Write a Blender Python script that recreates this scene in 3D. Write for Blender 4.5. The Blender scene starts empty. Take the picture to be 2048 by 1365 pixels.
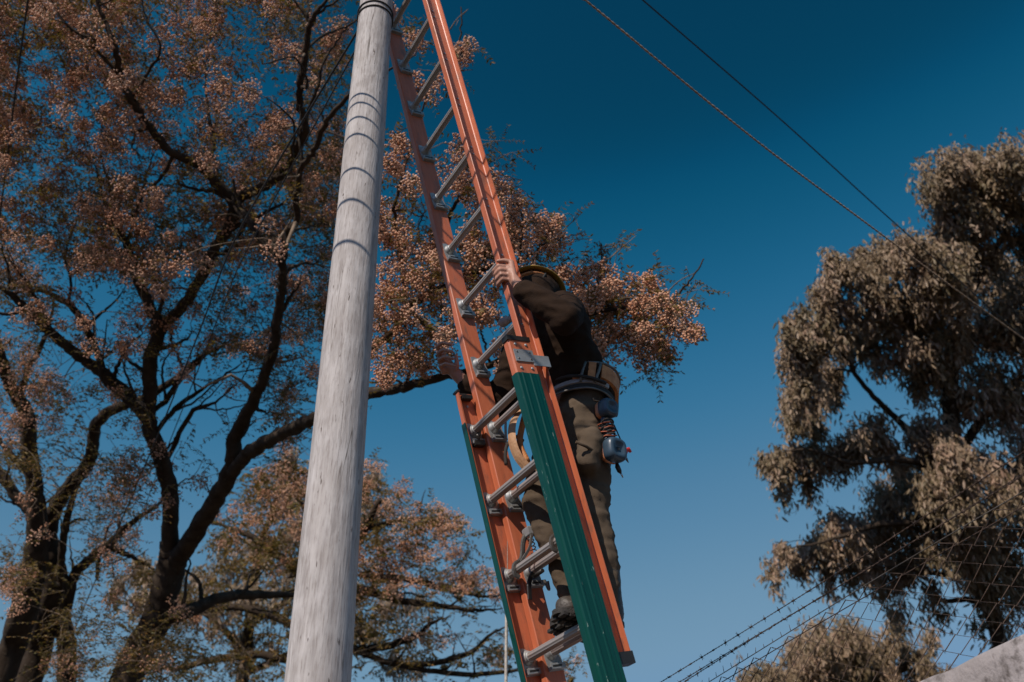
import bpy, bmesh, math, random
import numpy as np
from mathutils import Matrix, Vector

random.seed(7)
RNG = np.random.default_rng(11)
C = bpy.context.scene.collection
SC = bpy.context.scene
R = math.radians

# ------------------------------------------------------------------ camera
EYE = np.array([0., 0., 1.6])
FPX, PITCH, ROLL = 1850.0, 0.6660, -0.01047          # focal length in pixels of a 2048 wide frame
_f = np.array([0, math.cos(PITCH), math.sin(PITCH)])
_u0 = np.array([0, -math.sin(PITCH), math.cos(PITCH)])
_r0 = np.array([1., 0, 0])
CR = _r0 * math.cos(ROLL) + _u0 * math.sin(ROLL)
CU = -_r0 * math.sin(ROLL) + _u0 * math.cos(ROLL)
CF = _f
cd = bpy.data.cameras.new('camera')
cam = bpy.data.objects.new('camera', cd)
C.objects.link(cam)
m = Matrix.Identity(4)
for i in range(3):
    m[i][0], m[i][1], m[i][2], m[i][3] = CR[i], CU[i], -CF[i], EYE[i]
cam.matrix_world = m
cd.sensor_width = 36
cd.lens = FPX / 2048 * 36
cd.clip_end = 3000
cd.dof.use_dof = True
cd.dof.focus_distance = 3.6
cd.dof.aperture_fstop = 2.9
SC.camera = cam


def ray(px, py):
    return CF + CR * (px - 1024) / FPX + CU * (682.5 - py) / FPX


def at(px, py, depth):
    """a point of the place: the sight line through a photo pixel, `depth` metres along the view axis"""
    return EYE + ray(px, py) * depth


# ------------------------------------------------------------------ light
SUN_H = np.array([-.55, -.8352, 0.])
SUN_E = R(38)
SUN = np.array([SUN_H[0] * math.cos(SUN_E), SUN_H[1] * math.cos(SUN_E), math.sin(SUN_E)])
w = bpy.data.worlds.new('World')
SC.world = w
w.use_nodes = True
nt = w.node_tree
nt.nodes.clear()
sky = nt.nodes.new('ShaderNodeTexSky')
sky.sky_type = 'NISHITA'
sky.sun_disc = False
sky.sun_elevation = SUN_E
sky.sun_rotation = math.atan2(SUN_H[0], SUN_H[1])
sky.altitude = 300
sky.air_density = 1.0
sky.dust_density = 0.6
sky.ozone_density = 3.0
# the deep, cool tone of this sky: one curve per colour channel on the sky texture
v1 = nt.nodes.new('ShaderNodeVectorMath')
v1.operation = 'SCALE'
v1.inputs['Scale'].default_value = .208
cu = nt.nodes.new('ShaderNodeRGBCurve')
for ch, pts in enumerate((((.123, .0018), (.132, .0032), (.169, .0284), (.224, .0887), (.329, .165), (1, .17)),
                          ((.212, .0480), (.238, .0865), (.297, .153), (.390, .2232), (.565, .305), (1, .31)),
                          ((.418, .1060), (.458, .1714), (.565, .2918), (.725, .3712), (.985, .4508), (1, .455)))):
    cv = cu.mapping.curves[ch]
    for x_, y_ in pts[:-1]:
        cv.points.new(x_, y_)
    cv.points[-1].location = pts[-1]
    for p_ in cv.points:
        p_.handle_type = 'AUTO_CLAMPED'
cu.mapping.update()
v2 = nt.nodes.new('ShaderNodeVectorMath')
v2.operation = 'SCALE'
v2.inputs['Scale'].default_value = 10.
bg = nt.nodes.new('ShaderNodeBackground')
bg.inputs['Strength'].default_value = 0.1
wo = nt.nodes.new('ShaderNodeOutputWorld')
nt.links.new(sky.outputs[0], v1.inputs[0])
nt.links.new(v1.outputs[0], cu.inputs['Color'])
nt.links.new(cu.outputs[0], v2.inputs[0])
nt.links.new(v2.outputs[0], bg.inputs['Color'])
nt.links.new(bg.outputs[0], wo.inputs['Surface'])
sd = bpy.data.lights.new('sun', 'SUN')
sd.energy = 4.6
sd.angle = R(0.5)
sd.color = (1.0, 0.90, 0.80)
so = bpy.data.objects.new('sun', sd)
so.rotation_euler = Vector(SUN).to_track_quat('Z', 'Y').to_euler()
so.location = (0, -5, 20)
C.objects.link(so)
SC.view_settings.view_transform = 'Standard'
SC.view_settings.look = 'None'
SC.view_settings.exposure = 0.0
SC.view_settings.gamma = 1.0

# ------------------------------------------------------------------ materials


def N(nt, kind, **kw):
    n = nt.nodes.new(kind)
    for k, v in kw.items():
        if k in n.inputs:
            n.inputs[k].default_value = v
        else:
            setattr(n, k, v)
    return n


def col(c):
    return (c[0], c[1], c[2], 1)


def material(name, c1, c2=None, scale=8., stretch=(1, 1, 1), rough=.6, metal=0., bump=0., bump_scale=None,
             spec=.5, ramp=(.35, .65), c3=None, s3=30., r3=(.62, .68), coat=0., streak=None):
    """Principled with two-tone noise, an optional third speckle colour and a noise bump, in object space"""
    mt = bpy.data.materials.new(name)
    mt.use_nodes = True
    nt = mt.node_tree
    b = nt.nodes['Principled BSDF']
    b.inputs['Roughness'].default_value = rough
    b.inputs['Metallic'].default_value = metal
    b.inputs['Specular IOR Level'].default_value = spec
    if coat:
        b.inputs['Coat Weight'].default_value = coat
        b.inputs['Coat Roughness'].default_value = .25
    b.inputs['Base Color'].default_value = col(c1)
    tc = N(nt, 'ShaderNodeTexCoord')
    mp = N(nt, 'ShaderNodeMapping', Scale=stretch)
    nt.links.new(tc.outputs['Object'], mp.inputs['Vector'])
    out = None
    if c2 is not None:
        no = N(nt, 'ShaderNodeTexNoise', Scale=scale, Detail=6.0, Roughness=.6)
        nt.links.new(mp.outputs[0], no.inputs['Vector'])
        cr = N(nt, 'ShaderNodeValToRGB')
        cr.color_ramp.elements[0].position, cr.color_ramp.elements[1].position = ramp
        cr.color_ramp.elements[0].color, cr.color_ramp.elements[1].color = col(c1), col(c2)
        nt.links.new(no.outputs['Fac'], cr.inputs['Fac'])
        out = cr.outputs[0]
        rr = N(nt, 'ShaderNodeMapRange')
        rr.inputs['To Min'].default_value = max(0, rough - .12)
        rr.inputs['To Max'].default_value = min(1, rough + .12)
        nt.links.new(no.outputs['Fac'], rr.inputs['Value'])
        nt.links.new(rr.outputs[0], b.inputs['Roughness'])
    if c3 is not None:
        n3 = N(nt, 'ShaderNodeTexNoise', Scale=s3, Detail=4.0, Roughness=.65)
        m3 = N(nt, 'ShaderNodeMapping', Scale=streak or (1, 1, 1))
        nt.links.new(tc.outputs['Object'], m3.inputs['Vector'])
        nt.links.new(m3.outputs[0], n3.inputs['Vector'])
        r_ = N(nt, 'ShaderNodeMapRange')
        r_.inputs['From Min'].default_value, r_.inputs['From Max'].default_value = r3
        nt.links.new(n3.outputs['Fac'], r_.inputs['Value'])
        mx = N(nt, 'ShaderNodeMix', data_type='RGBA')
        nt.links.new(r_.outputs[0], mx.inputs['Factor'])
        if out:
            nt.links.new(out, mx.inputs[6])
        else:
            mx.inputs[6].default_value = col(c1)
        mx.inputs[7].default_value = col(c3)
        out = mx.outputs[2]
    if out:
        nt.links.new(out, b.inputs['Base Color'])
    if bump:
        nb = N(nt, 'ShaderNodeTexNoise', Scale=bump_scale or scale * 3, Detail=5.0)
        nt.links.new(mp.outputs[0], nb.inputs['Vector'])
        bp = N(nt, 'ShaderNodeBump', Strength=bump, Distance=.01)
        nt.links.new(nb.outputs['Fac'], bp.inputs['Height'])
        nt.links.new(bp.outputs[0], b.inputs['Normal'])
    return mt


def leaf_material(name, cols, trans=.25, rough=.55):
    """leaf colours picked at random per leaf from the face attribute 'tint'"""
    mt = bpy.data.materials.new(name)
    mt.use_nodes = True
    nt = mt.node_tree
    b = nt.nodes['Principled BSDF']
    b.inputs['Roughness'].default_value = rough
    b.inputs['Specular IOR Level'].default_value = .35
    a = N(nt, 'ShaderNodeAttribute', attribute_name='tint')
    cr = N(nt, 'ShaderNodeValToRGB')
    e = cr.color_ramp.elements
    while len(e) < len(cols):
        e.new(.5)
    for i, c_ in enumerate(cols):
        e[i].position = i / (len(cols) - 1)
        e[i].color = col(c_)
    nt.links.new(a.outputs['Fac'], cr.inputs['Fac'])
    nt.links.new(cr.outputs[0], b.inputs['Base Color'])
    if trans:
        tr = N(nt, 'ShaderNodeBsdfTranslucent')
        nt.links.new(cr.outputs[0], tr.inputs['Color'])
        mx = N(nt, 'ShaderNodeMixShader', Fac=trans)
        nt.links.new(b.outputs[0], mx.inputs[1])
        nt.links.new(tr.outputs[0], mx.inputs[2])
        nt.links.new(mx.outputs[0], nt.nodes['Material Output'].inputs['Surface'])
    return mt


M = {}
M['orange'] = material('orange_fibreglass', (.57, .165, .078), (.47, .122, .054), 9, (5, 5, .5), .42, bump=.06, bump_scale=160, spec=.5,
                       c3=(.30, .115, .07), s3=24, r3=(.53, .68), streak=(1, 1, .35))
M['green'] = material('green_guard', (.0004, .046, .034), (.0008, .056, .042), 9, (3, 3, .5), .30, bump=.04, bump_scale=60, spec=.4,
                      c3=(.22, .30, .26), s3=34, r3=(.665, .70), streak=(1.6, 1.6, .35))
M['alu'] = material('aluminium', (.44, .39, .36), (.33, .29, .27), 12, (.5, 6, 6), .52, .55, bump=.05, bump_scale=50)
M['galv'] = material('galvanised_steel', (.42, .43, .43), (.32, .33, .33), 40, (1, 1, 1), .5, .55, bump=.05)
M['steel_dark'] = material('dull_steel', (.20, .185, .17), (.11, .10, .09), 30, (1, 1, 1), .45, .7, bump=.1)
M['black'] = material('black_plastic', (.014, .012, .011), (.022, .02, .018), 20, (1, 1, 1), .5, bump=.05)
M['rope'] = material('white_rope', (.50, .47, .43), (.36, .33, .29), 60, (1, 1, 2), .9, bump=.5, bump_scale=220)
M['bark'] = material('dark_bark', (.030, .020, .013), (.060, .044, .032), 9, (1, 1, .35), .9, bump=.8, bump_scale=26,
                     c3=(.10, .085, .065), s3=14, r3=(.60, .74), spec=.15)
M['bark_pale'] = material('pale_bark', (.12, .10, .08), (.20, .17, .14), 7, (1, 1, .4), .9, bump=.6, spec=.2)
M['twig'] = material('grey_twig', (.13, .092, .062), (.24, .18, .13), 12, (1, 1, 1), .85, spec=.2)
M['skin'] = material('skin', (.42, .22, .155), (.36, .175, .12), 30, (1, 1, 1), .5, bump=.12, bump_scale=240, spec=.4)
M['jacket'] = material('dark_jacket_cloth', (.017, .0084, .0042), (.026, .0135, .0072), 30, (1, 1, 1), .9, bump=.25, bump_scale=300, spec=.15)
M['trouser'] = material('khaki_trouser_cloth', (.100, .073, .050), (.076, .055, .037), 14, (1, 1, 1), .9, bump=.2, bump_scale=320, spec=.15)
M['boot'] = material('boot_leather', (.060, .047, .036), (.036, .028, .021), 30, (1, 1, 1), .55, bump=.35, bump_scale=80)
M['sole'] = material('boot_rubber', (.020, .017, .014), (.035, .03, .026), 60, (1, 1, 1), .8, bump=.4)
M['yellow'] = material('yellow_hard_hat', (.33, .205, .030), (.27, .165, .024), 20, (1, 1, 1), .38, spec=.5)
M['tan'] = material('tan_leather', (.58, .235, .075), (.42, .155, .05), 34, (1, 1, 1), .6, bump=.3, bump_scale=140)
M['tan_pale'] = material('worn_leather', (.48, .28, .15), (.38, .2, .10), 30, (1, 1, 1), .65, bump=.2)
M['lining'] = material('grey_padding', (.36, .33, .32), (.26, .24, .23), 40, (1, 1, 1), .85, bump=.2)
M['web'] = material('black_webbing', (.018, .015, .012), (.03, .026, .022), 60, (1, 1, 6), .8, bump=.4)
M['steel'] = material('bright_steel', (.62, .60, .58), (.5, .48, .46), 30, (1, 1, 1), .3, .9)
M['phone'] = material('slate_blue_plastic', (.040, .068, .098), (.032, .056, .083), 18, (1, 1, 1), .36, spec=.5, bump=.03)
M['phone_orange'] = material('orange_plastic', (.55, .22, .10), (.48, .18, .08), 20, (1, 1, 1), .45)
M['red'] = material('red_plastic', (.62, .03, .02), (.5, .02, .015), 20, (1, 1, 1), .4)
M['cord_orange'] = material('orange_cord', (.40, .10, .04), (.3, .07, .03), 60, (1, 1, 1), .6)
M['cable'] = material('grey_cable', (.36, .235, .145), (.46, .32, .21), 20, (1, 1, 1), .6, bump=.3)
M['cable_dark'] = material('dark_cable', (.018, .016, .015), (.03, .027, .025), 20, (1, 1, 1), .6)
M['rust'] = material('rusty_wire', (.055, .034, .024), (.09, .06, .045), 30, (1, 1, 1), .8, .3)
M['wire_pale'] = material('zinc_wire', (.22, .20, .18), (.12, .10, .085), 12, (1, 1, 1), .5, .6)
M['hair'] = material('dark_hair', (.02, .013, .009), (.03, .02, .014), 80, (1, 1, 1), .6)
M['eye'] = material('eye_white', (.6, .56, .52), (.5, .46, .42), 30, (1, 1, 1), .3)

# weathered pole wood: long grain, cracks, knots
mt = bpy.data.materials.new('weathered_wood')
mt.use_nodes = True
nt = mt.node_tree
b = nt.nodes['Principled BSDF']
b.inputs['Roughness'].default_value = .88
b.inputs['Specular IOR Level'].default_value = .2
tc = N(nt, 'ShaderNodeTexCoord')


def wood_noise(sc, st, det=6.):
    mp = N(nt, 'ShaderNodeMapping', Scale=st)
    nt.links.new(tc.outputs['Object'], mp.inputs['Vector'])
    n_ = N(nt, 'ShaderNodeTexNoise', Scale=sc, Detail=det, Roughness=.62)
    nt.links.new(mp.outputs[0], n_.inputs['Vector'])
    return n_.outputs['Fac']


def remap(v, a, b_, lo=0., hi=1.):
    r_ = N(nt, 'ShaderNodeMapRange')
    r_.inputs['From Min'].default_value, r_.inputs['From Max'].default_value = a, b_
    r_.inputs['To Min'].default_value, r_.inputs['To Max'].default_value = lo, hi
    nt.links.new(v, r_.inputs['Value'])
    return r_.outputs[0]


def mixc(fac, a, b_):
    mx = N(nt, 'ShaderNodeMix', data_type='RGBA')
    nt.links.new(fac, mx.inputs['Factor'])
    for i, v in ((6, a), (7, b_)):
        if isinstance(v, tuple):
            mx.inputs[i].default_value = col(v)
        else:
            nt.links.new(v, mx.inputs[i])
    return mx.outputs[2]


grain = wood_noise(46, (1, 1, .07), 8.)
fine = wood_noise(150, (1, 1, .10), 8.)
mott = wood_noise(22, (1, 1, .5), 8.)
patch = wood_noise(5, (1, 1, .6))
crack = wood_noise(12, (1, 1, .03), 3.)
nick = wood_noise(62, (1, 1, .22), 2.)
c_ = mixc(remap(grain, .30, .70), (.24, .215, .205), (.51, .48, .465))
c_ = mixc(remap(mott, .40, .66, 0, .55), c_, (.53, .50, .49))
c_ = mixc(remap(patch, .54, .34, 0, .5), c_, (.33, .295, .275))
c_ = mixc(remap(fine, .50, .68, 0, .8), c_, (.22, .19, .175))
dk = N(nt, 'ShaderNodeMath', operation='SUBTRACT')
nt.links.new(crack, dk.inputs[0])
dk.inputs[1].default_value = .5
ab = N(nt, 'ShaderNodeMath', operation='ABSOLUTE')
nt.links.new(dk.outputs[0], ab.inputs[0])
gate = remap(wood_noise(3, (1, 1, .35), 2.), .5, .6)
ck = N(nt, 'ShaderNodeMath', operation='MULTIPLY')
nt.links.new(remap(ab.outputs[0], .009, .0, 0, .9), ck.inputs[0])
nt.links.new(gate, ck.inputs[1])
c_ = mixc(ck.outputs[0], c_, (.075, .060, .050))
c_ = mixc(remap(nick, .69, .73, 0, .9), c_, (.075, .058, .048))
nt.links.new(c_, b.inputs['Base Color'])
bp = N(nt, 'ShaderNodeBump', Strength=.55, Distance=.006)
nt.links.new(grain, bp.inputs['Height'])
bp2 = N(nt, 'ShaderNodeBump', Strength=.35, Distance=.003)
nt.links.new(fine, bp2.inputs['Height'])
nt.links.new(bp.outputs[0], bp2.inputs['Normal'])
nt.links.new(bp2.outputs[0], b.inputs['Normal'])
M['pole'] = mt

M['concrete'] = material('stained_concrete', (.37, .335, .335), (.25, .225, .22), 4, (1, 1, 1), .92, bump=.5, bump_scale=60, spec=.15,
                         c3=(.06, .05, .043), s3=10, r3=(.52, .68))
M['ground'] = material('dry_ground', (.095, .058, .030), (.070, .046, .020), .35, (1, 1, 1), .95, bump=.6, bump_scale=6, spec=.1,
                       c3=(.03, .04, .012), s3=1.3, r3=(.5, .6))
M['asphalt'] = material('asphalt', (.055, .053, .05), (.07, .067, .063), 4, (1, 1, 1), .92, bump=.5, bump_scale=90, spec=.2)

M['melia'] = leaf_material('olive_leaf', [(.080, .058, .011), (.165, .112, .022), (.210, .128, .026), (.105, .095, .016), (.32, .155, .040)], .38)
M['berry'] = leaf_material('berry_skin', [(.40, .165, .080), (.54, .26, .145), (.66, .37, .235), (.78, .49, .35)], 0, .42)
M['gum'] = leaf_material('gum_leaf', [(.125, .098, .048), (.20, .148, .082), (.275, .195, .120), (.365, .262, .178), (.40, .25, .175)], .22, .5)

# ------------------------------------------------------------------ builders


class MB:
    """collects shapes and links them as ONE mesh object"""

    def __init__(s):
        s.v, s.f, s.sm = [], [], []

    def add(s, v, f, smooth=False):
        o = len(s.v)
        s.v.extend([tuple(map(float, q)) for q in v])
        s.f.extend([tuple(i + o for i in q) for q in f])
        s.sm.extend([smooth] * len(f))
        return s

    def box(s, c, half, axes=None):
        A = np.eye(3) if axes is None else np.array(axes, float)
        c = np.array(c, float)
        b_ = min(half) * .25
        v = []
        for z, ins in ((-1, 1), (-1, 0), (1, 0), (1, 1)):        # two chamfered ends
            for sx, sy in ((-1, -1), (1, -1), (1, 1), (-1, 1)):
                hx, hy = half[0] - b_ * ins, half[1] - b_ * ins
                hz = half[2] - (0 if ins else b_)
                v.append(c + A[0] * sx * hx + A[1] * sy * hy + A[2] * z * hz)
        f = [(3, 2, 1, 0), (12, 13, 14, 15)]
        for k in range(3):
            for i in range(4):
                j = (i + 1) % 4
                f.append((k * 4 + i, k * 4 + j, k * 4 + 4 + j, k * 4 + 4 + i))
        return s.add(v, f)

    def extrude(s, poly, u0, u1, T=lambda a, b_, c: (a, b_, c), smooth=False):
        n = len(poly)
        v = [T(p[0], p[1], u0) for p in poly] + [T(p[0], p[1], u1) for p in poly]
        f = [tuple(range(n))[::-1], tuple(range(n, 2 * n))]
        f += [(i, (i + 1) % n, n + (i + 1) % n, n + i) for i in range(n)]
        return s.add(v, f, smooth)

    def tube(s, pts, rad, sides=8, smooth=True, cap=True, profile=None, up=None):
        pts = np.array(pts, float)
        n = len(pts)
        rad = np.full(n, rad, float) if np.isscalar(rad) else np.array(rad, float)
        t = np.gradient(pts, axis=0)
        t /= np.linalg.norm(t, axis=1)[:, None] + 1e-12
        a = np.array(up, float) if up is not None else np.array([0, 0, 1.])
        if abs(t[0] @ a) > .95 * np.linalg.norm(a):
            a = np.array([1., 0, 0])
        ang = np.arange(sides) / sides * 2 * math.pi
        if profile is None:
            pr = np.ones(sides)
        else:
            pr = np.array(profile)
        rows = []
        x = a - t[0] * (a @ t[0])
        x /= np.linalg.norm(x)
        for i in range(n):
            x = x - t[i] * (x @ t[i])
            x /= np.linalg.norm(x) + 1e-12
            y = np.cross(t[i], x)
            rows.append(pts[i] + rad[i] * (np.outer(pr * np.cos(ang), x) + np.outer(pr * np.sin(ang), y)))
        v = np.concatenate(rows)
        f = []
        for i in range(n - 1):
            for j in range(sides):
                k = (j + 1) % sides
                f.append((i * sides + j, i * sides + k, i * sides + sides + k, i * sides + sides + j))
        s.add(v, f, smooth)
        if cap:
            o = len(s.v) - len(v)
            s.f.append(tuple(o + j for j in range(sides))[::-1])
            s.f.append(tuple(o + (n - 1) * sides + j for j in range(sides)))
            s.sm.extend([False, False])
        return s

    def lathe(s, c, axis, prof, seg=20, up=None, power=2., squash=1., smooth=True):
        """prof: list of (radius, distance along axis); power > 2 makes a rounded square outline"""
        c = np.array(c, float)
        ax = np.array(axis, float)
        ax /= np.linalg.norm(ax)
        a = np.array(up if up is not None else (0, 0, 1.), float)
        x = a - ax * (a @ ax)
        if np.linalg.norm(x) < .1:
            x = np.array([1., 0, 0]) - ax * ax[0]
        x /= np.linalg.norm(x)
        y = np.cross(ax, x)
        ang = np.arange(seg) / seg * 2 * math.pi
        k = 1 / (np.abs(np.cos(ang)) ** power + np.abs(np.sin(ang)) ** power) ** (1 / power)
        v, f = [], []
        for r_, d in prof:
            v.extend(c + ax * d + r_ * (np.outer(k * np.cos(ang), x) + squash * np.outer(k * np.sin(ang), y)))
        n = len(prof)
        for i in range(n - 1):
            for j in range(seg):
                q = (j + 1) % seg
                f.append((i * seg + j, i * seg + q, i * seg + seg + q, i * seg + seg + j))
        f.append(tuple(range(seg))[::-1])
        f.append(tuple((n - 1) * seg + j for j in range(seg)))
        return s.add(v, f, smooth)

    def ball(s, c, r_, n=8, scale=(1, 1, 1), axes=None):
        A = np.eye(3) if axes is None else np.array(axes, float)
        v, f = [], []
        for i in range(n + 1):
            th = math.pi * i / n
            for j in range(2 * n):
                ph = math.pi * j / n
                d = np.array([math.sin(th) * math.cos(ph) * scale[0], math.sin(th) * math.sin(ph) * scale[1], math.cos(th) * scale[2]]) * r_
                v.append(np.array(c) + d @ A)
        for i in range(n):
            for j in range(2 * n):
                k = (j + 1) % (2 * n)
                f.append((i * 2 * n + j, (i + 1) * 2 * n + j, (i + 1) * 2 * n + k, i * 2 * n + k))
        return s.add(v, f, True)

    def capsule(s, a, b_, ra, rb, n=10):
        """tapered limb with round ends, one closed shell"""
        a, b_ = np.array(a, float), np.array(b_, float)
        d = b_ - a
        L = np.linalg.norm(d) + 1e-9
        pts, rad = [], []
        for i in range(5):
            q = math.pi / 2 * i / 5
            pts.append(a - d / L * ra * math.cos(q)), rad.append(max(1e-4, ra * math.sin(q)))
        pts += [a, a + d * .5, b_]
        rad += [ra, (ra + rb) / 2, rb]
        for i in range(1, 6):
            q = math.pi / 2 * i / 5
            pts.append(b_ + d / L * rb * math.sin(q)), rad.append(max(1e-4, rb * math.cos(q)))
        return s.tube(pts, rad, n)

    def mesh(s, name):
        me = bpy.data.meshes.new(name)
        me.from_pydata(s.v, [], s.f)
        me.polygons.foreach_set('use_smooth', s.sm)
        me.update()
        return me

    def build(s, name, mat, parent=None):
        return link(name, s.mesh(name), mat, parent)


def link(name, me, mat, parent=None):
    o = bpy.data.objects.new(name, me)
    if mat is not None:
        me.materials.append(mat)
    C.objects.link(o)
    if parent is not None:
        o.parent = parent
    return o


def tag(o, label=None, cat=None, group=None, kind=None):
    for k, v in (('label', label), ('category', cat), ('group', group), ('kind', kind)):
        if v:
            o[k] = v
    return o


def thing(name, label, cat, loc=(0, 0, 0), group=None, mat=None):
    o = bpy.data.objects.new(name, None)
    o.empty_display_size = .2
    C.objects.link(o)
    if mat is None:
        o.location = loc
    else:
        o.matrix_world = mat
    return tag(o, label, cat, group)


def rel(pts, root):
    """world points to the local frame of an unrotated thing"""
    return np.array(pts, float) - np.array(root.location)


def spline(pts, n=6, rad=None, wob=0.):
    """Catmull-Rom through points (and radii)"""
    P = np.array(pts, float)
    if rad is not None:
        P = np.concatenate([P, np.array(rad, float)[:, None]], 1)
    Q = np.concatenate([[2 * P[0] - P[1]], P, [2 * P[-1] - P[-2]]])
    out = []
    for i in range(1, len(Q) - 2):
        p0, p1, p2, p3 = Q[i - 1], Q[i], Q[i + 1], Q[i + 2]
        for k in range(n):
            t = k / n
            out.append(.5 * ((2 * p1) + (-p0 + p2) * t + (2 * p0 - 5 * p1 + 4 * p2 - p3) * t * t + (-p0 + 3 * p1 - 3 * p2 + p3) * t ** 3))
    out.append(P[-1])
    out = np.array(out)
    if wob:
        j = RNG.normal(0, wob, (len(out), 3))
        j[0] = 0
        out[:, :3] += j
    return (out[:, :3], np.maximum(out[:, 3], 1e-4)) if rad is not None else out


def inst(name, tv, tf, pos, mats, mat, parent, tint=None, smooth=False):
    """many copies of one small template gathered in ONE mesh (leaves of a crown, berries)"""
    pos, mats = np.asarray(pos, np.float32), np.asarray(mats, np.float32)
    n, k = len(pos), len(tv)
    V = (np.einsum('nij,kj->nki', mats, np.asarray(tv, np.float32)) + pos[:, None]).reshape(-1, 3)
    tf = np.asarray(tf, np.int32)
    s_ = tf.shape[1]
    F = (tf[None] + (np.arange(n, dtype=np.int32) * k)[:, None, None]).reshape(-1)
    nf = n * len(tf)
    me = bpy.data.meshes.new(name)
    me.vertices.add(len(V))
    me.vertices.foreach_set('co', V.ravel())
    me.loops.add(len(F))
    me.loops.foreach_set('vertex_index', F)
    me.polygons.add(nf)
    me.polygons.foreach_set('loop_start', np.arange(nf, dtype=np.int32) * s_)
    me.polygons.foreach_set('loop_total', np.full(nf, s_, np.int32))
    me.polygons.foreach_set('use_smooth', np.full(nf, smooth))
    if tint is None:
        tint = RNG.random(n)
    at_ = me.attributes.new('tint', 'FLOAT', 'FACE')
    at_.data.foreach_set('value', np.repeat(np.asarray(tint, np.float32), len(tf)))
    me.update(calc_edges=True)
    return link(name, me, mat, parent)


def rand_dirs(n):
    d = RNG.normal(size=(n, 3))
    return d / np.linalg.norm(d, axis=1)[:, None]


def frames(dirs, roll=None):
    """rotation matrices whose first axis is dirs, rolled at random"""
    d = dirs / (np.linalg.norm(dirs, axis=1)[:, None] + 1e-9)
    h = rand_dirs(len(d)) if roll is None else roll
    y = np.cross(h, d)
    y /= np.linalg.norm(y, axis=1)[:, None] + 1e-9
    z = np.cross(d, y)
    return np.stack([d, y, z], 2)


# ------------------------------------------------------------------ setting: ground and road
me = MB().add([(-400, -400, 0), (400, -400, 0), (400, 400, 0), (-400, 400, 0)], [(0, 1, 2, 3)])
tag(me.build('ground', M['ground']), kind='structure')
ST = np.array([-.366, .9306, 0.])                     # the street runs along the wall
SN = np.array([.9306, .366, 0.])                      # towards the wall
rd = MB()
c0 = SN * -5.2
rd.add([c0 - ST * 150 - SN * 3, c0 - ST * 150 + SN * 3, c0 + ST * 150 + SN * 3, c0 + ST * 150 - SN * 3], [(0, 1, 2, 3)])
ro = rd.build('road', M['asphalt'])
ro.location.z = .004
tag(ro, kind='structure')

# ------------------------------------------------------------------ utility pole


def bearing(px, py, dist):
    d = ray(px, py)
    return EYE + d * (dist / math.hypot(d[0], d[1]))


PB, PT = bearing(636, 1365, 2.775), bearing(751.5, 25, 2.775)
PD = (PT - PB) / (PT[2] - PB[2])                      # axis step per metre of height


def pole_axis(z):
    return PB + PD * (z - PB[2])


def pole_rad(z):
    return .0938 + (.0849 - .0938) * (z - PB[2]) / (PT[2] - PB[2])


pole = thing('utility_pole', 'weathered grey wooden utility pole beside the orange ladder', 'utility pole', tuple(pole_axis(0)))
zs = np.arange(-.3, 8.6, .03)
seg = 56
rng2 = np.random.default_rng(3)
ph = rng2.uniform(0, 6.28, 8)
v, f = [], []
th = np.arange(seg) / seg * 2 * math.pi
for i, z in enumerate(zs):
    a = pole_axis(z) - np.array(pole.location)
    r_ = pole_rad(z) * (1 + .010 * np.sin(2 * th + ph[0] + .6 * z) + .007 * np.sin(3 * th + ph[1] - .9 * z) + .004 * np.sin(7 * th + ph[2] + 2 * z)
                        + .008 * math.sin(2.1 * z + ph[3]) + .006 * math.sin(5.3 * z + ph[4]))
    v.extend(np.stack([a[0] + r_ * np.cos(th), a[1] + r_ * np.sin(th), np.full(seg, a[2])], 1))
for i in range(len(zs) - 1):
    for j in range(seg):
        k = (j + 1) % seg
        f.append((i * seg + j, i * seg + k, i * seg + seg + k, i * seg + seg + j))
f.append(tuple((len(zs) - 1) * seg + j for j in range(seg)))
pm = MB().add(v, f, True)
pm.build('shaft', M['pole'], pole)


def pole_z(py):
    """height on the pole's camera side seen at photo row py"""
    zz = np.linspace(.5, 8, 2000)
    best = None
    for z in zz:
        q = pole_axis(z) + np.array([.21, -.97, 0]) * pole_rad(z) - EYE
        y = 682.5 - FPX * (q @ CU) / (q @ CF)
        if best is None or abs(y - py) < best[0]:
            best = (abs(y - py), z)
    return best[1]


for py in (3, 12):                                    # wire turns round the pole at the top of the view
    z = pole_z(py)
    tb = []
    for a in np.linspace(0, 2 * math.pi, 49):
        tb.append(pole_axis(z) - np.array(pole.location) + np.array([math.cos(a), math.sin(a), .25 * math.cos(a - .4) * .2]) * (pole_rad(z) + .004))
    MB().tube(tb, .0042, 6, cap=False).build('wire_wrap', M['cable_dark'], pole)

# ------------------------------------------------------------------ extension ladder, built in its own frame: x = across the rungs, y = towards the climber, z = up the rails
LU = np.array([-.22285, -.13672, .96522])
LW = np.array([.52293, -.85238, 0.])
LN = np.cross(LU, LW)
W = .3423
P0 = EYE + np.array([-.55413, 2.90425, 4.1188])       # left end of the fly rung numbered 0
LZ0 = P0[2] / LU[2]                                   # ladder length from the ground to rung 0
LF = P0 - LU * LZ0                                    # foot
lm_ = Matrix.Identity(4)
for i in range(3):
    lm_[i][0], lm_[i][1], lm_[i][2], lm_[i][3] = LW[i], LN[i], LU[i], LF[i]
ladder = thing('extension_ladder', 'orange and green fibreglass extension ladder leaning against the wooden pole', 'ladder', mat=lm_)


def zk(k):
    return LZ0 - .305 * k


def to_l(q):
    e = np.asarray(q, float) - LF
    return np.array([e @ LW, e @ LN, e @ LU])


def on_n(px, py, n):
    """local ladder point where the sight line meets the plane y = n"""
    d = ray(px, py)
    t = (n - (EYE - LF) @ LN) / (d @ LN)
    return to_l(EYE + d * t)


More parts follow.
